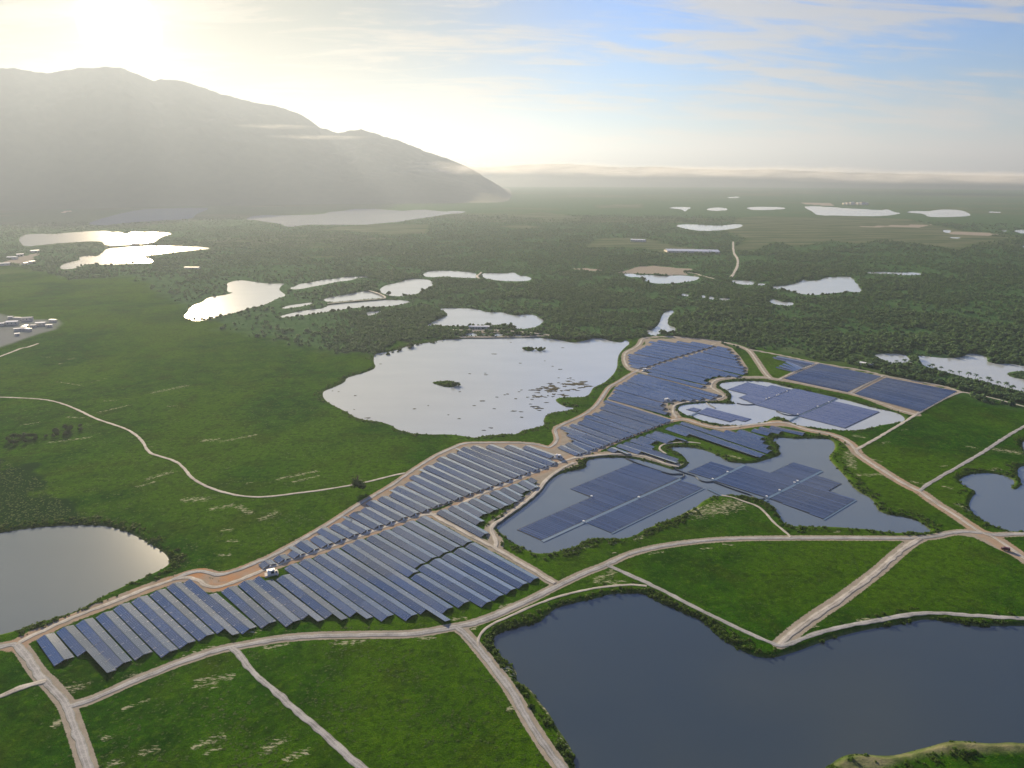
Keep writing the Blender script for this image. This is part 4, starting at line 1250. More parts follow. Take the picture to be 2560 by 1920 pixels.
flat_field([(195, 84), (120, 103), (210, 122), (295, 143), (250, 165), (200, 190), (150, 212)], [(590, 163), (470, 208), (345, 255)], 10, 'the small stepped field', 'flat rows of the stepped field')
flat_field([(632, 166), (440, 245), (250, 325)], [(1292, 303), (1110, 385), (930, 470)], 20, 'the middle flat solar field', 'flat rows of the middle field')
flat_field([(1340, 314), (1170, 400), (1000, 486)], [(2100, 460), (1900, 570), (1700, 680)], 23, 'the right-hand flat solar field', 'flat rows of the right-hand field')


# ------------------------------------------------------------------ floating arrays
def clip_line(poly, o, d):
    """parameters where the line o + t d lies inside the polygon"""
    ts = []
    n = len(poly)
    for i in range(n):
        a, b = poly[i], poly[(i + 1) % n]
        e = b - a
        den = d[0] * e[1] - d[1] * e[0]
        if abs(den) < 1e-9:
            continue
        u = ((a[0] - o[0]) * d[1] - (a[1] - o[1]) * d[0]) / -den * -1
        t = ((a[0] - o[0]) * e[1] - (a[1] - o[1]) * e[0]) / den
        u = ((a[0] - o[0]) * d[1] - (a[1] - o[1]) * d[0]) / den
        if 0 <= u < 1:
            ts.append(t)
    ts.sort()
    return [(ts[i], ts[i + 1]) for i in range(0, len(ts) - 1, 2)]


def deck(poly, z0, z1):
    mb = MB()
    n = len(poly)
    P = [tuple(q) for q in poly]
    if poly_area(np.array(poly)) < 0:
        P = P[::-1]
    v = [(x, y, z0) for x, y in P] + [(x, y, z1) for x, y in P]
    f = [tuple(range(n - 1, -1, -1)), tuple(range(n, 2 * n))] + [(i, (i + 1) % n, n + (i + 1) % n, n + i) for i in range(n)]
    mb.add(v, f)
    return mb


def strip_poly(a, b, w):
    d = (b - a) / np.hypot(*(b - a))
    n = np.array([-d[1], d[0]])
    return np.array([a + n * w / 2, b + n * w / 2, b - n * w / 2, a - n * w / 2])


def float_array(label, zones, dirpx, pitch, glass='panel_f', walks=(), booms=(), boxes=(), fill=0.52, bridges=()):
    z = WL + 0.4
    allp = [gp(*zn, z=z) for zn in zones]
    c = np.vstack(allp).mean(0)
    root = empty('floating_solar_array', (c[0], c[1], WL))
    tag(root, label, 'solar array', 'floating solar arrays')
    dd = gp(*dirpx, z=z)
    d = (dd[1] - dd[0]) / np.hypot(*(dd[1] - dd[0]))
    nn = np.array([-d[1], d[0]])
    rz = math.atan2(d[1], d[0])
    for p in allp:
        deck(offset_poly(p if poly_area(p) > 0 else p[::-1], 0.7) - c, -0.12, 0.22).build('pontoon_deck', M['float'], root)
        s = (p - c) @ nn
        k = int((s.max() - s.min()) / pitch)
        for i in range(k):
            off = s.min() + (i + 0.5) * (s.max() - s.min()) / k
            for (t0, t1) in clip_line(p - c, nn * off, d):
                if t1 - t0 < 2.0:
                    continue
                w = pitch * fill
                v, f = slab(0.0, t1 - t0 - 0.3, w / 2, w / 2, -w / 2, -w / 2, 0.62, 0.36, 0.05)
                o = mesh_obj('panel_row', panel_mesh('panel_row', v, f, True), M[glass], root)
                q = nn * off + d * (t0 + 0.15)
                o.location = (q[0], q[1], 0.02)
                o.rotation_euler = (0, 0, rz)
    for wk in walks:
        q = gp(*wk[1:], z=z) - c
        for a, b in zip(q[:-1], q[1:]):
            deck(strip_poly(a, b, wk[0]), -0.1, 0.34).build('walkway', M['walk'], root)
    for bm in booms:
        q = smooth_poly(gp(*bm[1:], z=WL), False, 2) - c
        mb = MB()
        mb.tube([(a, b, 0.1) for a, b in q], bm[0], 6)
        mb.build('floating_boom', M['rope'], root)
    for br in bridges:
        q = gp(*br, z=z) - c
        mb = deck(strip_poly(q[0], q[1], 2.0), 0.25, 0.45)
        dq = (q[1] - q[0]) / np.hypot(*(q[1] - q[0]))
        nq = np.array([-dq[1], dq[0]])
        for sg in (-1, 1):
            a, b = q[0] + nq * sg, q[1] + nq * sg
            mb.tube([(a[0], a[1], 1.3), (b[0], b[1], 1.3)], 0.06, 4)
            for u in np.linspace(0, 1, 8):
                g = a + (b - a) * u
                mb.tube([(g[0], g[1], 0.4), (g[0], g[1], 1.3)], 0.05, 4)
        mb.build('gangway', M['walk'], root)
    for bx in boxes:
        q = gp(*bx, z=z)[0] - c
        mb = MB()
        mb.box((q[0], q[1], 0.85), (1.5, 1.0, 1.1), rz)
        mb.box((q[0], q[1], 1.45), (1.7, 1.2, 0.10), rz)
        mb.build('inverter_cabinet', M['white'], root)


float_array('striped blue floating array in the left half of the winding pond',
            [('B3', [(1430, 78), (1935, 243), (870, 722), (420, 930), (150, 815), (965, 455), (740, 362)]),
             ('B3', [(1965, 268), (2205, 352), (1190, 848), (915, 733)])],
            ('B3', [(150, 815), (420, 930)]), 2.35,
            walks=[(2.6, 'B3', [(1990, 225), (1945, 258), (885, 733), (425, 942)]), (1.2, 'B3', [(2212, 357), (1190, 856)])],
            booms=[(0.9, 'B3', [(1350, 28), (1420, 62), (1550, 112), (1700, 162), (1850, 208), (1955, 200), (1998, 213), (1985, 235), (1950, 252)])],
            boxes=[('B3', [(968, 452)]), ('B3', [(880, 730)]), ('B3', [(1490, 462)])],
            bridges=[('B4', [(308, 540), (470, 618)])])
float_array('striped blue floating array in the right half of the winding pond',
            [('B4', [(345, 238), (600, 322), (365, 432), (90, 350)]),
             ('B4', [(730, 282), (1000, 366), (1255, 248), (1565, 335), (960, 635), (385, 450)]),
             ('B4', [(1495, 388), (1780, 480), (1645, 560), (1940, 660), (1590, 870), (1000, 648)])],
            ('B4', [(385, 450), (960, 635)]), 2.35,
            walks=[(2.4, 'B4', [(715, 276), (362, 448)]), (2.4, 'B4', [(1570, 342), (965, 645)]), (1.2, 'B4', [(1948, 664), (1592, 880)])],
            booms=[(0.8, 'B4', [(-60, 320), (0, 348), (90, 378), (180, 405), (210, 445), (280, 470), (370, 462)]), (0.8, 'B4', [(380, 470), (600, 552), (790, 612), (830, 648), (880, 665), (935, 652)])],
            boxes=[('B4', [(525, 360)]), ('B4', [(360, 438)]), ('B4', [(1265, 478)]), ('B4', [(1298, 460)]), ('B4', [(1100, 562)]), ('B4', [(958, 632)])],
            bridges=[('B4', [(972, 660), (903, 698)])])
float_array('dense violet floating array in the pale upper pond',
            [('B5', [(620, 95), (795, 137), (845, 120), (1020, 160), (700, 300), (545, 235), (620, 205), (440, 160)]),
             ('B5', [(1065, 152), (1450, 240), (1080, 402), (695, 302), (1030, 160)]),
             ('B5', [(1420, 268), (1835, 368), (1520, 515), (1092, 408), (1290, 325)])],
            ('B5', [(1080, 402), (1520, 515)]), 2.7, 'panel_v',
            walks=[(1.0, 'B5', [(1065, 156), (695, 304)]), (1.0, 'B5', [(1450, 246), (1085, 406)])],
            booms=[(0.8, 'B5', [(525, 290), (600, 306), (690, 300)]), (0.8, 'B5', [(890, 365), (980, 402), (1090, 402)])],
            boxes=[('B5', [(795, 252)]), ('B5', [(820, 242)]), ('B5', [(890, 220)]), ('B5', [(908, 212)]), ('B5', [(985, 182)]), ('B5', [(1268, 322)]), ('B5', [(1370, 282)]), ('B5', [(1085, 395)])],
            fill=0.86, bridges=[('B5', [(1085, 410), (1000, 455)])])
float_array('small dark floating array in the left arm of the upper pond',
            [('B5', [(125, 328), (195, 345), (150, 368), (60, 345)]), ('B5', [(245, 330), (655, 432), (600, 455), (515, 437), (460, 458), (160, 378)])],
            ('B5', [(160, 378), (460, 458)]), 2.6, 'panel_v',
            booms=[(0.8, 'B5', [(230, 275), (265, 302), (325, 335)])], fill=0.82, bridges=[('B5', [(165, 372), (60, 420)])])


# ------------------------------------------------------------------ inverter stations
def station(tile, x, y, rz, label):
    p = at(tile, x, y)
    root = empty('inverter_station', (p.x, p.y, 0.0), rz)
    tag(root, label, 'cabin', 'inverter stations along the farm road')
    b = MB()
    b.box((0, 0, 0.25), (8.4, 4.4, 0.9))
    for sx in (-3.6, 3.6):
        b.box((sx, -2.5, 0.15), (1.0, 0.8, 0.5))
    b.build('plinth', M['conc'], root)
    c = MB()
    c.box((-0.2, 0.3, 1.95), (4.6, 2.4, 2.5))
    for q in range(9):
        c.box((-2.3 + q * 0.525, -0.93, 1.95), (0.10, 0.06, 2.4))
    c.build('cabin', M['white'], root)
    r = MB()
    r.box((-0.2, 0.3, 3.26), (4.9, 2.7, 0.12))
    r.box((-1.6, 0.3, 3.5), (1.1, 1.6, 0.36))
    r.box((1.3, 0.3, 3.5), (1.1, 1.6, 0.36))
    r.build('roof', M['roofw'], root)
    d = MB()
    d.box((0.7, -0.99, 1.75), (1.9, 0.08, 1.7))
    d.build('louvre_door', M['darkgl'], root)
    t = MB()
    t.box((3.05, 0.2, 1.45), (1.4, 1.7, 1.5))
    for q in range(5):
        t.box((2.55 + q * 0.25, -0.75, 1.45), (0.08, 0.25, 1.2))
    t.build('transformer', M['roofg'], root)


station('A2', 880, 335, math.radians(22), 'white inverter cabin on the orange soil at the front block')
station('A6', 200, 915, math.radians(-18), 'white inverter cabin at the road fork below the lake')
station('A7', 695, 515, math.radians(-12), 'white inverter cabin beside the far right block')
station('A7', 985, 912, math.radians(25), 'white inverter cabin on the pale soil near the violet array')


# ------------------------------------------------------------------ van
def van(tile, x, y, rz, label):
    p = at(tile, x, y)
    root = empty('parked_van', (p.x, p.y, 0.16), rz)
    tag(root, label, 'van')
    b = MB()
    prof = [(-2.6, 0.45), (2.5, 0.45), (2.62, 0.75), (2.55, 1.1), (1.75, 1.28), (1.0, 2.05), (0.6, 2.15), (-2.35, 2.15), (-2.6, 1.8)]
    b.prism(prof, -0.92, 0.92)
    b.build('body', M['maroon'], root)
    g = MB()
    g.add([(1.10, -0.80, 2.0), (1.10, 0.80, 2.0), (1.80, 0.80, 1.30), (1.80, -0.80, 1.30)], [(0, 1, 2, 3)])
    v = g.v[:]
    g.add([(a + 0.05, b_, c + 0.05) for a, b_, c in v], [(3, 2, 1, 0)])
    g.build('windscreen', M['darkgl'], root)
    for sy in (-1, 1):
        w = MB()
        w.box((-0.6, sy * 0.935, 1.65), (2.9, 0.04, 0.55))
        w.build('side_window', M['darkgl'], root)
        h = MB()
        h.box((2.60, sy * 0.62, 0.85), (0.10, 0.35, 0.22))
        h.build('headlight', M['white'], root)
        for sx in (-1.6, 1.65):
            t = MB()
            t.tube([(sx, sy * 0.72, 0.34), (sx, sy * 0.97, 0.34)], 0.36, 14)
            wh = t.build('wheel', M['tyre'], root)
            hb = MB()
            hb.tube([(sx, sy * 0.90, 0.34), (sx, sy * 0.99, 0.34)], 0.20, 10)
            hb.build('rim', M['steel'], wh)
    bp = MB()
    bp.box((2.63, 0, 0.52), (0.14, 1.7, 0.25))
    bp.box((-2.65, 0, 0.52), (0.14, 1.7, 0.25))
    bp.build('bumper', M['tyre'], root)


van('T6', 1952, 1492, math.radians(150), 'dark maroon van parked beside the gravel junction at the right edge')


# ------------------------------------------------------------------ buildings
def house(tile, x, y, sx, sy, h, rz, label, roof='roofw', pitch=0.22, name='house', wall='wall', group=None, windows=3):
    p = at(tile, x, y)
    root = empty(name, (p.x, p.y, 0.0), rz)
    tag(root, label, name.replace('_', ' '), group)
    w = MB()
    w.box((0, 0, h / 2 - 0.25), (sx, sy, h + 0.5))
    w.build('wall', M[wall], root)
    r = MB()
    rh = sy * pitch * 0.5
    e = 0.7
    v = [(-sx / 2 - e, -sy / 2 - e, h), (sx / 2 + e, -sy / 2 - e, h), (sx / 2 + e, sy / 2 + e, h), (-sx / 2 - e, sy / 2 + e, h), (-sx / 2 - e, 0, h + rh), (sx / 2 + e, 0, h + rh)]
    v += [(a, b, c + 0.25) for a, b, c in v]
    r.add(v, [(6, 7, 11, 10), (9, 10, 11, 8), (0, 4, 5, 1), (3, 2, 5, 4), (0, 1, 7, 6), (2, 3, 9, 8), (1, 5, 11, 7), (5, 2, 8, 11), (4, 0, 6, 10), (3, 4, 10, 9)])
    r.build('roof', M[roof], root)
    for q in range(windows):
        wd = MB()
        wd.box(((q + 0.5) / windows * sx - sx / 2, -sy / 2 - 0.03, h * 0.55), (min(1.6, sx / windows * 0.5), 0.1, h * 0.36))
        wo = wd.build('window', M['darkgl'], root)
        fr = MB()
        wx, ww, wh = (q + 0.5) / windows * sx - sx / 2, min(1.6, sx / windows * 0.5), h * 0.36
        for sg in (-1, 1):
            fr.box((wx + sg * ww / 2, -sy / 2 - 0.06, h * 0.55), (0.14, 0.12, wh + 0.2))
            fr.box((wx, -sy / 2 - 0.065, h * 0.55 + sg * (wh / 2 + 0.05)), (ww + 0.3, 0.13, 0.14))
        fr.build('frame', M['white'], wo)


LH = [(300, 650, 17, 11, 5, 18, 'large pale house with several roofs in the left settlement', 'roofw'), (200, 655, 12, 8, 4, 12, 'low pale house left of the large one in the settlement', 'roofg'),
      (640, 560, 16, 10, 5, 20, 'cream house at the back edge of the left settlement', 'wall'), (480, 790, 18, 5, 3.5, 22, 'long thin white shed in the middle of the settlement', 'roofw'),
      (570, 745, 14, 7, 4, 110, 'white house joined to the long shed in the settlement', 'roofw'), (660, 800, 10, 5, 3.5, 160, 'small white shed right of the long shed', 'roofw'),
      (950, 670, 14, 8, 4.5, 15, 'grey-white house on the right side of the settlement', 'roofw'), (775, 715, 8, 6, 3.5, 10, 'small bluish house between the sheds', 'roofg'),
      (1140, 708, 9, 5, 3.5, 15, 'small white shed at the right end of the settlement', 'roofw'), (1225, 590, 12, 5, 3.5, 165, 'low white shed at the far right corner of the settlement', 'roofw'),
      (430, 540, 16, 5, 3.5, 172, 'long low pale building along the back of the settlement', 'roofg'), (30, 680, 9, 7, 4, 30, 'white house cut by the left edge in the settlement', 'roofw'),
      (400, 905, 6, 5, 3, 40, 'tiny pale hut at the near edge of the settlement', 'roofw'), (250, 515, 7, 5, 3.2, 15, 'tiny white hut at the back of the settlement', 'roofw')]
for (x, y, sx, sy, h, a, lb, rf) in LH:
    house('B7', x, y, sx, sy, h, math.radians(a), lb, rf, group='houses of the left settlement')
for i, (x, y, sx, sy) in enumerate([(100, 655, 26, 14), (30, 706, 30, 12), (160, 632, 18, 12), (275, 603, 24, 12), (250, 690, 16, 10), (200, 702, 14, 9)]):
    house('U4', x, y, sx, sy, 6, math.radians(10 + 15 * i), ordinal(i) + ' pale house from the back of the hamlet by the far left pond' if i else 'large pale house in the hamlet by the far left pond', 'roofw', group='houses of the far left hamlet')
house('U6', 1250, 518, 55, 18, 7, math.radians(-25), 'long white hall in the pale far field', 'roofw', name='hall', windows=6)
house('T6', 1050, 296, 15, 6, 3.5, math.radians(-50), 'white-roofed hut among the orchard trees by the palms', 'roofw', name='hut', windows=2)
house('U5', 1890, 1203, 34, 7, 3.5, math.radians(-2), 'long low hut on the bank behind the fish basins', 'roofw', name='hut', windows=7)
house('U4', 1070, 548, 22, 9, 5, math.radians(3), 'brown jetty hut on the dyke of the far left pond', 'roofr', name='hut', windows=3)
house('U4', 1520, 732, 40, 10, 4, math.radians(-3), 'low pale shed alone in the green scrub below the far ponds', 'roofg', name='shed', windows=4)
for i in range(13):
    house('U6', 1485 + i * 31, 598 + i * 0.6, 16, 40, 5, math.radians(4), ordinal(i) + ' white shed from the left in the long row behind the wood', 'roofw', name='shed', group='row of white sheds behind the wood', windows=1)
for i in range(7):
    house('U3', 1112 + i * 21, 1256 + (i % 3), 34, 22, 11 + 4 * (i % 3), math.radians(3 * i), ordinal(i) + ' pale block from the left in the row behind the far lake', 'roofr' if i % 2 else 'roofw', name='apartment_block', group='blocks behind the far lake', windows=4)


# ------------------------------------------------------------------ trees
def leaf_cloud(n, rx, rz, size, seed, lumps=7, flat_bottom=0.35):
    """many small leaf faces gathered on several lobes"""
    g = np.random.default_rng(seed)
    c = g.normal(size=(lumps, 3))
    c /= np.linalg.norm(c, axis=1)[:, None]
    c *= g.uniform(0.25, 0.62, (lumps, 1))
    rad = g.uniform(0.34, 0.55, lumps)
    V, F = [], []
    for i in range(n):
        k = g.integers(lumps)
        d = g.normal(size=3)
        d /= np.linalg.norm(d)
        q = c[k] + d * rad[k] * g.uniform(0.7, 1.05)
        q[2] = max(q[2], -flat_bottom * g.uniform(0.7, 1.2))
        p = q * np.array([rx, rx, rz])
        nrm = d + g.normal(size=3) * 0.45
        nrm /= np.linalg.norm(nrm)
        u = np.cross(nrm, [0.3, 0.5, 0.8])
        u /= np.linalg.norm(u)
        w = np.cross(nrm, u)
        s = size * g.uniform(0.6, 1.3)
        o = len(V)
        V += [tuple(p + u * s), tuple(p + w * s * 0.7), tuple(p - u * s), tuple(p - w * s * 0.7)]
        F.append((o, o + 1, o + 2, o + 3))
    return V, F


def crown_mesh(name, n, rx, rz, size, seed, lumps=7, zoff=0.0, core=True):
    V, F = leaf_cloud(n, rx, rz, size, seed, lumps)
    V = [(a, b, c + zoff) for a, b, c in V]
    me = bpy.data.meshes.new(name)
    me.from_pydata(V, [], F)
    me.update()
    return me


CROWNS = [crown_mesh('crown', 330, 4.6, 4.0, 0.85, 40 + i, 6 + i) for i in range(4)]
for me in CROWNS:
    me.materials.append(M['leaf'])
_t = MB()
_t.tube([(0, 0, -0.6), (0.1, 0, 2.0), (0.25, 0.1, 4.2), (0.2, 0.2, 6.5)], [0.34, 0.27, 0.2, 0.08], 7)
for a in range(4):
    _t.tube([(0.2, 0.1, 3.2 + 0.4 * a), (1.5 * math.cos(a * 1.7), 1.5 * math.sin(a * 1.7), 5.0 + 0.4 * a)], [0.14, 0.05], 5)
TRUNK = _t.mesh('trunk')
TRUNK.materials.append(M['bark'])


def palm_mesh(seed):
    g = random.Random(seed)
    mb = MB()
    for k in range(22):
        a = k / 22 * 6.283 * 3.1 + g.uniform(-0.2, 0.2)
        el = g.uniform(-0.25, 1.1)
        L = g.uniform(3.4, 4.6)
        pts = []
        for s in range(6):
            u = s / 5
            r = L * u * math.cos(el * (1 - 0.5 * u))
            zz = L * u * math.sin(el) * (1 - 0.35 * u) - 1.9 * u * u
            pts.append((r * math.cos(a), r * math.sin(a), zz))
        for s in range(5):
            p, q = Vector(pts[s]), Vector(pts[s + 1])
            side = Vector((-math.sin(a), math.cos(a), 0))
            w0, w1 = 0.75 * math.sin(math.pi * (s + 0.4) / 6.0), 0.75 * math.sin(math.pi * (s + 1.4) / 6.4)
            dn = Vector((0, 0, -0.35))
            for sg in (-1, 1):
                mb.add([p, q, q + side * sg * w1 + dn * w1, p + side * sg * w0 + dn * w0], [(0, 1, 2, 3)])
    return mb.mesh('crown')


PALMS = [palm_mesh(3), palm_mesh(8)]
for me in PALMS:
    me.materials.append(M['leafd'])
_p = MB()
_p.tube([(0, 0, -0.5), (0.1, 0, 3), (0.15, 0.1, 6), (0.1, 0.1, 8.0)], [0.32, 0.24, 0.22, 0.2], 7)
PTRUNK = _p.mesh('trunk')
PTRUNK.materials.append(M['bark'])


def tree(x, y, s, label, group=None, palm=False, z=None):
    if z is None:
        z = float(terrain(np.array([x]), np.array([y]))[0][0])
    root = empty('palm_tree' if palm else 'tree', (x, y, z), random.uniform(0, 6.28))
    root.scale = (s * random.uniform(0.9, 1.15), s * random.uniform(0.9, 1.15), s * random.uniform(0.85, 1.1))
    tag(root, label, 'palm tree' if palm else 'tree', group)
    a = mesh_obj('trunk', PTRUNK if palm else TRUNK, None, root)
    b = mesh_obj('crown', random.choice(PALMS if palm else CROWNS), None, root)
    b.location = (0.1, 0.1, 8.0) if palm else (0.2, 0.1, 3.9)
    return root


q = at('A4', 1310, 225)
tree(q.x, q.y, 1.5, 'round dark tree beside the dirt path above the solar rows').children[1].location = (0, 0, 3.0)
q = at('U5', 1175, 945)
tree(q.x, q.y, 1.5, 'lone tree on the earth dyke between bright ponds')
q = at('T7', 1380, 425, WL)
for i, (dx, dy, s) in enumerate([(0, 0, 0.85), (5, 2, 0.7), (-6, 1, 0.5), (2, -4, 0.5), (8, -2, 0.45)]):
    tree(q.x + dx, q.y + dy, s, 'bushy tree on the round islet in the middle of the lake', 'trees of the middle islet', z=WL + 0.1)
for nm, (tx, ty) in (('left', (312, 192)), ('right', (390, 194))):
    q = at('T5', tx, ty, WL)
    for dx, dy, s in [(0, 0, 0.8), (6, 1, 0.62), (-6, 0, 0.55)]:
        tree(q.x + dx, q.y + dy, s, 'dark tree on the %s one of the two far lake islets' % nm, 'trees of the %s far islet' % nm, z=WL + 0.1)

# palm belt along the big lake at the right: the front and the shore line one by one
shore = gp('B8', [(820, 285), (1000, 292), (1200, 338), (1500, 408), (1700, 458), (1850, 500), (2000, 555), (2120, 590), (2300, 640)])
pts, _ = resample(shore, 8.0)
for i, p in enumerate(pts):
    tree(p[0] + random.uniform(-3, 3), p[1] + random.uniform(-14, -2), random.uniform(0.55, 0.95), 'palm on the shore line of the palm belt by the large pale lake', 'palms along the lake shore', True)
near = gp('B8', [(780, 345), (1000, 400), (1200, 462), (1350, 515), (1560, 575), (1750, 610), (1950, 650), (2212, 725)])
pts, _ = resample(near, 15.0)
for i, p in enumerate(pts):
    tree(p[0] + random.uniform(-4, 4), p[1] + random.uniform(2, 10), random.uniform(0.6, 0.85), 'palm on the near edge of the palm belt by the solar fields', 'palms along the field edge', True)
SHORE_TREES = [
    ('U4', [(1480, 1130), (1660, 1140), (1760, 1112), (1880, 1088), (2000, 1050), (2110, 1025)], 26, 'tree on the near bank of the leaf-shaped pond'),
    ('U5', [(360, 1125), (500, 1108), (640, 1090), (860, 1055), (1000, 1050), (1180, 1042), (1300, 1020)], 24, 'tree on the near bank of the long dyked pond'),
    ('U5', [(1270, 955), (1340, 948), (1420, 935), (1470, 900), (1530, 880)], 16, 'tree on the right bank of the round pond'),
    ('U5', [(1540, 1195), (1640, 1195), (1760, 1198), (1860, 1190), (2000, 1185), (2110, 1180), (2180, 1205)], 24, 'tree on the bank between the white pond and the fish basins'),
    ('U6', [(1270, 800), (1330, 845), (1400, 862), (1500, 862), (1600, 848), (1700, 832)], 18, 'tree on the near bank of the pond below the sand'),
    ('U7', [(260, 900), (340, 915), (450, 940), (560, 952), (680, 940), (780, 930), (900, 932)], 22, 'tree on the near bank of the fan-shaped pond'),
    ('U4', [(880, 395), (1000, 382), (1120, 370), (1300, 360), (1500, 348)], 20, 'tree on the near bank of the pale far pond'),
    ('U4', [(600, 735), (700, 700), (860, 715), (960, 705), (1220, 635), (1400, 612), (1600, 590)], 20, 'tree on the near bank of the ragged left pond'),
    ('U5', [(140, 360), (330, 390), (480, 400), (640, 398), (800, 395), (1000, 396), (1350, 355), (1500, 335), (1640, 312)], 24, 'tree on the near bank of the long white lake'),
    ('U6', [(1400, 1250), (1450, 1250), (1520, 1245)], 6, 'tree between the boot-shaped pond and the solar farm'),
    ('T7', [(880, 225), (980, 208), (1060, 185), (1150, 155), (1240, 140), (1330, 128)], 16, 'tree on the upper left shore of the lake'),
]
for tile, L, n, lb in SHORE_TREES:
    q = gp(tile, L)
    dist = np.hypot(*q.mean(0))
    for i in range(n):
        t = (i + random.uniform(0.2, 0.8)) / n
        p = lerp_poly(q, t)
        tree(p[0] + random.uniform(-4, 4), p[1] - random.uniform(0, 0.006 * dist), random.choice((0.4, 0.5, 0.6, 0.75, 0.95)) * random.uniform(0.85, 1.15) * (1.0 + dist / 9000), lb, lb.replace('tree', 'trees', 1))
for i in range(26):
    p = lerp_poly(gp('T8', [(-60, 800), (80, 790), (200, 770), (330, 735), (420, 715), (480, 730)]), random.random())
    tree(p[0] + random.uniform(-10, 10), p[1] + random.uniform(-14, 14), random.uniform(0.45, 0.85), 'dark bushy tree in the copse at the left edge of the meadow', 'trees of the left copse')


# ------------------------------------------------------------------ scattered vegetation (masses nobody could count)
def gn_scatter(name, pts, scale, variant, protos, label, cat):
    me = bpy.data.meshes.new(name)
    n = len(pts)
    me.vertices.add(n)
    me.vertices.foreach_set('co', pts.astype(np.float32).ravel())
    a = me.attributes.new('sc', 'FLOAT_VECTOR', 'POINT')
    a.data.foreach_set('vector', scale.astype(np.float32).ravel())
    a = me.attributes.new('rt', 'FLOAT_VECTOR', 'POINT')
    rt = np.zeros((n, 3))
    rt[:, 2] = rng.uniform(0, 6.283, n)
    a.data.foreach_set('vector', rt.astype(np.float32).ravel())
    a = me.attributes.new('vi', 'INT', 'POINT')
    a.data.foreach_set('value', variant.astype(np.int32))
    me.update()
    o = mesh_obj(name, me, None)
    col = bpy.data.collections.new(name + '_kinds')
    for k, pm in enumerate(protos):
        po = bpy.data.objects.new('%s_kind_%02d' % (name, k), pm)
        col.objects.link(po)
    ng = bpy.data.node_groups.new(name, 'GeometryNodeTree')
    ng.interface.new_socket('Geometry', in_out='INPUT', socket_type='NodeSocketGeometry')
    ng.interface.new_socket('Geometry', in_out='OUTPUT', socket_type='NodeSocketGeometry')
    N = ng.nodes
    gi, go = N.new('NodeGroupInput'), N.new('NodeGroupOutput')
    ip = N.new('GeometryNodeInstanceOnPoints')
    ci = N.new('GeometryNodeCollectionInfo')
    ci.inputs['Collection'].default_value = col
    ci.inputs['Separate Children'].default_value = True
    ci.inputs['Reset Children'].default_value = True

    def na(nm, ty):
        q = N.new('GeometryNodeInputNamedAttribute')
        q.data_type = ty
        q.inputs['Name'].default_value = nm
        return [s for s in q.outputs if s.enabled and s.name == 'Attribute'][0]

    L = ng.links
    L.new(gi.outputs[0], ip.inputs['Points'])
    L.new(ci.outputs[0], ip.inputs['Instance'])
    ip.inputs['Pick Instance'].default_value = True
    L.new(na('vi', 'INT'), ip.inputs['Instance Index'])
    e2r = N.new('FunctionNodeEulerToRotation')
    L.new(na('rt', 'FLOAT_VECTOR'), e2r.inputs[0])
    L.new(e2r.outputs[0], ip.inputs['Rotation'])
    L.new(na('sc', 'FLOAT_VECTOR'), ip.inputs['Scale'])
    L.new(ip.outputs[0], go.inputs[0])
    md = o.modifiers.new('scatter', 'NODES')
    md.node_group = ng
    tag(o, label, cat, kind='stuff')
    return o


def polar_points(n, r0, r1, amax=40.5, power=1.0):
    u = rng.uniform(0, 1, n)
    r = r0 * (r1 / r0) ** (u ** power)
    a = np.radians(rng.uniform(-amax, amax, n))
    return r * np.sin(a), r * np.cos(a)


def road_clear(x, y, extra=1.0):
    ok = np.ones(x.shape, bool)
    for rd in ROADS:
        q, _ = resample(rd['p'], 6.0)
        reach = rd['w'] / 2 + extra
        lo, hi = q.min(0) - reach, q.max(0) + reach
        k = np.where(ok & (x > lo[0]) & (x < hi[0]) & (y > lo[1]) & (y < hi[1]))[0]
        for a, b in zip(q[:-1], q[1:]):
            if not len(k):
                break
            mm = (np.abs(x[k] - a[0]) < reach + 8) & (np.abs(y[k] - a[1]) < reach + 8)
            kk = k[mm]
            if len(kk):
                ok[kk[seg_dist(x[kk], y[kk], a, b) < reach]] = False
    return ok


def rows_clear(x, y):
    ok = np.ones(x.shape, bool)
    for rows in (FRONT, MIDB, SMALL, MIDC, COVE, LAKEB, FARR, FARL):
        for a, b, e in rows:
            lo, hi = np.minimum(a, b) - 14, np.maximum(a, b) + 14
            k = np.where((x > lo[0]) & (x < hi[0]) & (y > lo[1]) & (y < hi[1]))[0]
            if len(k):
                dd = (b - a)
                L2 = dd @ dd
                t = ((x[k] - a[0]) * dd[0] + (y[k] - a[1]) * dd[1]) / L2
                m = max(e.get('l', (0, 1))[1], 1.0) + 0.02
                lat = np.abs((x[k] - a[0]) * dd[1] - (y[k] - a[1]) * dd[0]) / math.sqrt(L2)
                bad = (t > -0.12) & (t < m) & (lat < 8.0)
                ok[k[bad]] = False
    for zn in (('B6', [(100, 60), (640, 150), (2140, 450), (1700, 700), (980, 500), (230, 340), (130, 220)]),):
        p = gp(*zn)
        ok &= ~inside_poly(x, y, p)
    return ok


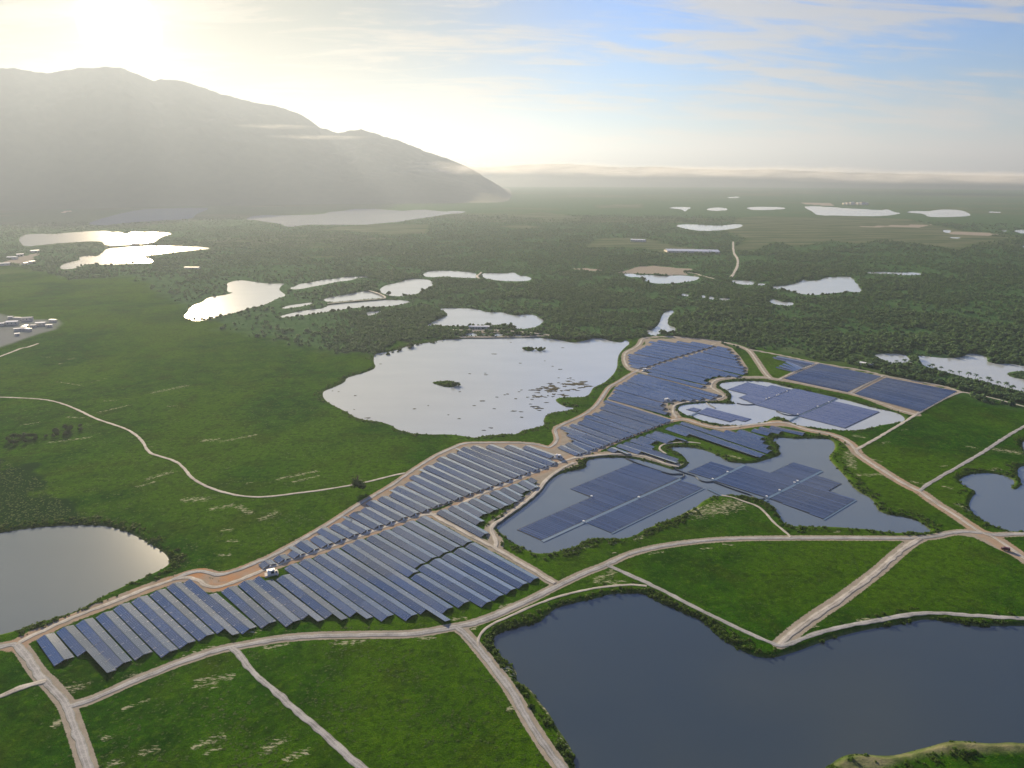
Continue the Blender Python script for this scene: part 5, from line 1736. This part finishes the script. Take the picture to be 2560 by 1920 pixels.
def scatter():
    # woods
    x, y = polar_points(215000, 620, 4300, power=1.15)
    e = (fbm(x / 25, y / 25, 3, 9) - 0.5) * 40
    w = inside_poly(x + e, y + e, FOREST) | inside_poly(x, y, BELT)
    for p in FIELDS + SANDS + [PAVED]:
        w &= ~inside_poly(x, y, p)
    dens = sstep(0.30, 0.52, fbm(x / 85, y / 85, 3, 77)) * 0.8 + 0.2
    left = sstep(-0.32, -0.16, np.arctan2(x, y))
    near_left = sstep(2300, 1500, np.hypot(x, y))
    dens = dens * (1 - 0.88 * (1 - left) * near_left)
    w &= rng.uniform(0, 1, len(x)) < dens
    x, y = x[w], y[w]
    z, sd = terrain(x, y)
    k = (sd > 1.0) & road_clear(x, y, 4.0) & rows_clear(x, y)
    x, y, z = x[k], y[k], z[k]
    orch = inside_poly(x, y, ORCHARD)
    s = (0.24 + 0.58 * rng.uniform(0, 1, len(x)) ** 1.8) * (0.65 + 0.7 * fbm(x / 120, y / 120, 2, 5)) * (1 + np.hypot(x, y) / 12000)
    # low growth on the near banks, so that the water behind stays in view
    rr = np.hypot(x, y)
    belt = inside_poly(x, y, BELT)
    for sh in (16.0, 34.0, 55.0):
        k2 = sh * rr / 1700.0
        wet = shore_dist(x + x / rr * k2, y + y / rr * k2)[0] < 0
        s = np.where(wet & ~belt & (rng.uniform(0, 1, len(x)) < 0.9), s * 0.6, s)
    sc = np.stack([s * rng.uniform(0.9, 1.25, len(x)), s * rng.uniform(0.9, 1.25, len(x)), s * rng.uniform(0.7, 1.1, len(x))], -1)
    protos = [crown_mesh('wood_crown', 120, 4.8, 4.2, 1.35, 90 + i, 6, zoff=2.6) for i in range(4)]
    for p_ in protos:
        p_.materials.append(M['leafd'])
    gn_scatter('woodland', np.stack([x, y, z], -1), sc, rng.integers(0, 4, len(x)), protos, 'dark green wood and scrub filling the plain behind the solar farm', 'woodland')
    # shrubs, tall grass and bank growth
    x, y = polar_points(330000, 225, 1500, power=0.9)
    z, sd = terrain(x, y)
    bank = (sd > 0.2) & (sd < 11)
    pat = fbm(x / 16, y / 16, 3, 55)
    dens = 0.10 * sstep(0.44, 0.66, pat) + 0.02
    gaps = sstep(0.36, 0.56, fbm(x / 22, y / 22, 3, 91))
    dens = np.where(bank, (0.85 * sstep(11, 3, sd) + 0.15) * (0.15 + 0.85 * gaps), dens)
    in_shade = inside_poly(x, y, SHADE_PATCH)  # extra shrubs added to deepen the painted shade
    dens = np.where(in_shade, np.maximum(dens, 0.55), dens)
    k = (sd > 0.25) & (rng.uniform(0, 1, len(x)) < dens)
    x, y, z, sd, bank = x[k], y[k], z[k], sd[k], bank[k]
    k = road_clear(x, y, 1.2) & rows_clear(x, y)
    for p, _o in DIRTS:
        k &= ~(inside_poly(x, y, p) & (rng.uniform(0, 1, len(x)) < 0.9))
    for p in MUDS + [PAVED]:
        k &= ~(inside_poly(x, y, p) & (rng.uniform(0, 1, len(x)) < 0.97))
    x, y, z, sd, bank = x[k], y[k], z[k], sd[k], bank[k]
    s = np.where(bank, 0.3 + 1.1 * rng.uniform(0, 1, len(x)) ** 2.2, rng.uniform(0.25, 0.7, len(x)))
    sc = np.stack([s * 1.2, s * 1.2, s * np.where(bank, rng.uniform(0.6, 1.1, len(x)), rng.uniform(0.15, 0.4, len(x)))], -1)
    protos = [crown_mesh('shrub', 46, 1.25, 1.1, 0.42, 140 + i, 5, zoff=0.25) for i in range(4)]
    for p_ in protos:
        p_.materials.append(M['shrub'])
    gn_scatter('scrub', np.stack([x, y, z], -1), sc, rng.integers(0, 4, len(x)), protos, 'low green shrubs and tall grass on meadows and pond banks', 'scrub')


scatter()


# ------------------------------------------------------------------ weed mats on the lake
def weed(x, y, r, lb, gr):
    n = random.randint(11, 15)
    st = random.uniform(0.9, 2.3)
    P = []
    for i in range(n):
        a = i / n * 6.283
        rr = r * random.uniform(0.35, 1.4)
        P.append((x + rr * st * math.cos(a), y + rr * math.sin(a)))
    mb = MB()
    v = [(a, b, WL - 0.05) for a, b in P] + [(x + (a - x) * 0.75, y + (b - y) * 0.75, WL + 0.22) for a, b in P] + [(x, y, WL + random.uniform(0.3, 0.5))]
    f = [(i, (i + 1) % n, n + (i + 1) % n, n + i) for i in range(n)] + [(n + i, n + (i + 1) % n, 2 * n) for i in range(n)]
    mb.add(v, f)
    o = mb.build('weed_mat', M['weed'])
    tag(o, lb, 'weed mat', gr)


for (tx, ty, rx, ry, n, r0, r1) in [(440, 450, 125, 28, 42, 1.0, 3.4), (600, 425, 95, 28, 26, 1.2, 3.6), (400, 500, 90, 14, 12, 0.8, 2.2), (360, 568, 45, 10, 9, 0.8, 2.0), (590, 378, 30, 14, 6, 0.8, 1.8)]:
    for i in range(n):
        q = at('T5', tx + random.gauss(0, rx * 0.5), ty + random.gauss(0, ry * 0.55), WL)
        weed(q.x, q.y, random.uniform(r0, r1), 'brown weed mat in the crowded drift on the right side of the lake', 'weed mats of the crowded drift')
for (tx, ty) in [(260, 280), (420, 265), (470, 300), (520, 320), (100, 220), (40, 355), (200, 145), (535, 180), (160, 485), (110, 500), (230, 510), (220, 590), (265, 595), (95, 575), (15, 525), (70, 700), (25, 715), (270, 630), (180, 480), (250, 465), (510, 375), (430, 535), (325, 545)]:
    q = at('T5', tx, ty, WL)
    weed(q.x, q.y, random.uniform(0.9, 2.0), 'small brown weed mat lying apart on the open lake', 'scattered weed mats on the lake')
for (tx, ty) in [(740, 580), (910, 285), (1130, 575), (1220, 555), (1420, 640), (1350, 615), (1520, 555), (600, 460), (640, 465), (745, 490), (1490, 348), (1590, 345), (830, 635), (1425, 465), (1640, 220)]:
    q = at('T7', tx, ty, WL)
    weed(q.x, q.y, random.uniform(0.8, 1.8), 'small brown weed mat lying apart on the open lake', 'scattered weed mats on the lake')

# ------------------------------------------------------------------ mountain and far hills
SKYLINE = [(-700, 260), (-400, 215), (-200, 190), (0, 168), (40, 170), (72, 175), (115, 182), (155, 175), (190, 169), (240, 166), (300, 166), (330, 180), (385, 200), (410, 197), (455, 200), (500, 215), (560, 235), (620, 250), (690, 264), (750, 282), (800, 317), (845, 330), (900, 322), (945, 335), (1000, 350), (1060, 375), (1110, 393), (1150, 408), (1190, 428), (1230, 452), (1265, 474), (1290, 487)]


def hills(name, label, skyline, r0, rr, r1, na, nr, rough):
    p = np.array(skyline, float)
    d = ray(p[:, 0], p[:, 1])
    az = np.arctan2(d[:, 0], d[:, 1])
    tel = d[:, 2] / np.hypot(d[:, 0], d[:, 1])
    A = np.linspace(az[0], az[-1], na)
    T = np.interp(A, az, tel)
    top = CAMH + rr * T
    r = np.concatenate([np.linspace(r0, rr, nr), np.linspace(rr, r1, nr // 2)[1:]])
    Rg, Ag = np.meshgrid(r, A, indexing='ij')
    x, y = Rg * np.sin(Ag), Rg * np.cos(Ag)
    t = np.where(Rg <= rr, (Rg - r0) / (rr - r0), (r1 - Rg) / (r1 - rr))
    prof = np.where(Rg <= rr, t ** 1.25, t ** 0.8)
    rid = 1 - np.abs(2 * fbm(x / 900, y / 900, 5, 21) - 1) * 2
    z = top[None, :] * prof * (1 + rough * (rid - 0.5) * np.sin(np.clip(t, 0, 1) * math.pi)) - 6
    z += (fbm(x / 60, y / 60, 3, 44) - 0.5) * 22 * np.clip(prof * 1.4, 0, 1)
    edge = sstep(0, 0.06, (Ag - A[0]) / (A[-1] - A[0])) * sstep(0, 0.03, (A[-1] - Ag) / (A[-1] - A[0]))
    z = -4 + (z + 4) * edge
    n1, n2 = z.shape
    co = np.stack([x, y, z], -1).reshape(-1, 3)
    i, j = np.meshgrid(np.arange(n1 - 1), np.arange(n2 - 1), indexing='ij')
    f = np.stack([i * n2 + j, i * n2 + j + 1, (i + 1) * n2 + j + 1, (i + 1) * n2 + j], -1).reshape(-1, 4)
    me = bpy.data.meshes.new(name)
    me.from_pydata(co.tolist(), [], f.tolist())
    me.polygons.foreach_set('use_smooth', [True] * len(me.polygons))
    me.update()
    o = mesh_obj(name, me, M['hill'])
    tag(o, label, 'hill', kind='structure')


hills('mountain', 'hazy forested mountain under the sun at the upper left', SKYLINE, 5900, 8000, 12000, 560, 90, 0.12)
hills('hills', 'low hazy hills along the horizon at centre and right', [(900, 440), (1000, 430), (1150, 419), (1240, 416), (1330, 410), (1420, 409), (1490, 414), (1550, 418), (1640, 416), (1730, 421), (1850, 424), (1930, 422), (2000, 427), (2150, 431), (2300, 434), (2500, 439), (2700, 438), (2900, 441), (3100, 445)], 12500, 15500, 21000, 300, 24, 0.35)

# ------------------------------------------------------------------ mist lying on the far plain
def mist_material():
    m = bpy.data.materials.new('mist')
    m.use_nodes = True
    t = m.node_tree
    t.nodes.clear()
    o = t.nodes.new('ShaderNodeOutputMaterial')
    N = NT(t)
    v = N.n('ShaderNodeVolumePrincipled')
    v.inputs['Color'].default_value = (0.98, 0.97, 0.96, 1)
    v.inputs['Absorption Color'].default_value = (1, 1, 1, 1)
    v.inputs['Anisotropy'].default_value = 0.2
    tc = N.n('ShaderNodeTexCoord').outputs['Object']
    ln = N.n('ShaderNodeVectorMath', operation='LENGTH')
    N.put(ln.inputs[0], tc)
    fall = N.ramp(ln.outputs['Value'], 0.15, 1.0, 1.0, 0.0)
    wisp = N.ramp(N.noise(N.vscale(tc, (2.2, 2.0, 1.0)), 1.6, 4.0, 0.6, 0.5), 0.36, 0.66)
    N.put(v.inputs['Density'], N.math('MULTIPLY', N.math('MULTIPLY', fall, wisp), 0.0017))
    t.links.new(v.outputs[0], o.inputs['Volume'])
    return m


M['mist'] = mist_material()


def ellipsoid(name, seed):
    g = random.Random(seed)
    V, F = [], []
    nu, nv = 28, 12
    ph = [g.uniform(0, 6.28) for _ in range(6)]
    for i in range(nv + 1):
        th = math.pi * i / nv
        for j in range(nu):
            a = 2 * math.pi * j / nu
            k = 1 + 0.16 * math.sin(2 * a + ph[0]) + 0.11 * math.sin(3 * a + ph[1]) + 0.08 * math.sin(5 * a + ph[2])
            k *= 1 + 0.10 * math.sin(3 * th + ph[3] + a)
            V.append((math.sin(th) * math.cos(a) * k, math.sin(th) * math.sin(a) * k, math.cos(th) * (1 + 0.18 * math.sin(4 * a + ph[4]))))
    for i in range(nv):
        for j in range(nu):
            F.append((i * nu + j, (i + 1) * nu + j, (i + 1) * nu + (j + 1) % nu, i * nu + (j + 1) % nu))
    me = bpy.data.meshes.new(name)
    me.from_pydata(V, [], F)
    me.polygons.foreach_set('use_smooth', [True] * len(me.polygons))
    me.update()
    me.materials.append(M['mist'])
    return me


# pixel of the middle, distance, half sizes in metres
MIST = [(1010, 412, 7600, 750, 520, 60, 'thin mist streak at the foot of the mountain slope'),
        (1150, 424, 7300, 1000, 600, 70, 'pale mist bank just right of the mountain foot'),
        (1330, 420, 9500, 1700, 1000, 105, 'long mist bank on the horizon at the centre'),
        (1620, 428, 9800, 1900, 1000, 100, 'long mist bank on the horizon right of the centre'),
        (1900, 430, 10500, 2000, 1000, 105, 'wide mist bank on the horizon toward the right'),
        (2260, 442, 10500, 2100, 1000, 105, 'long mist bank near the right end of the horizon'),
        (2600, 446, 10200, 1900, 1000, 100, 'mist bank cut by the right edge'),
        (690, 316, 6700, 420, 200, 26, 'small wisp of mist high on the mountain flank'),
        (800, 343, 6600, 560, 220, 26, 'long wisp of mist across the mountain shoulder')]
for i, (x, y, r, a, b, c, lb) in enumerate(MIST):
    d = ray(np.array(float(x)), np.array(float(y)))
    p = d / np.hypot(d[0], d[1]) * r
    o = mesh_obj('mist_bank', ellipsoid('mist_bank', 60 + i), None)
    o.location = (p[0], p[1], CAMH + p[2])
    o.scale = (a, b, c)
    o.rotation_euler = (0, 0, -math.atan2(d[0], d[1]))
    tag(o, lb, 'mist', 'mist banks along the horizon', kind='stuff')

# ------------------------------------------------------------------ haze
hz = MB()
hz.box((0, 0, 0), (1, 1, 1))
haze = hz.build('haze', None)
TOP = 1620.0
haze.scale = (OUTER * 2.06, OUTER * 2.06, TOP + 8.0)
haze.location = (0, 0, (TOP - 8.0) / 2)
hm = bpy.data.materials.new('haze')
hm.use_nodes = True
ht = hm.node_tree
ht.nodes.clear()
ho = ht.nodes.new('ShaderNodeOutputMaterial')
hv = ht.nodes.new('ShaderNodeVolumePrincipled')
hv.inputs['Color'].default_value = (0.44, 0.52, 0.66, 1)
hv.inputs['Absorption Color'].default_value = (0.02, 0.02, 0.02, 1)
hv.inputs['Density'].default_value = HAZE_DENSITY
hv.inputs['Anisotropy'].default_value = HAZE_ANISO
ht.links.new(hv.outputs[0], ho.inputs['Volume'])
haze.data.materials.append(hm)
tag(haze, 'pale morning haze over the whole plain', 'haze', kind='stuff')
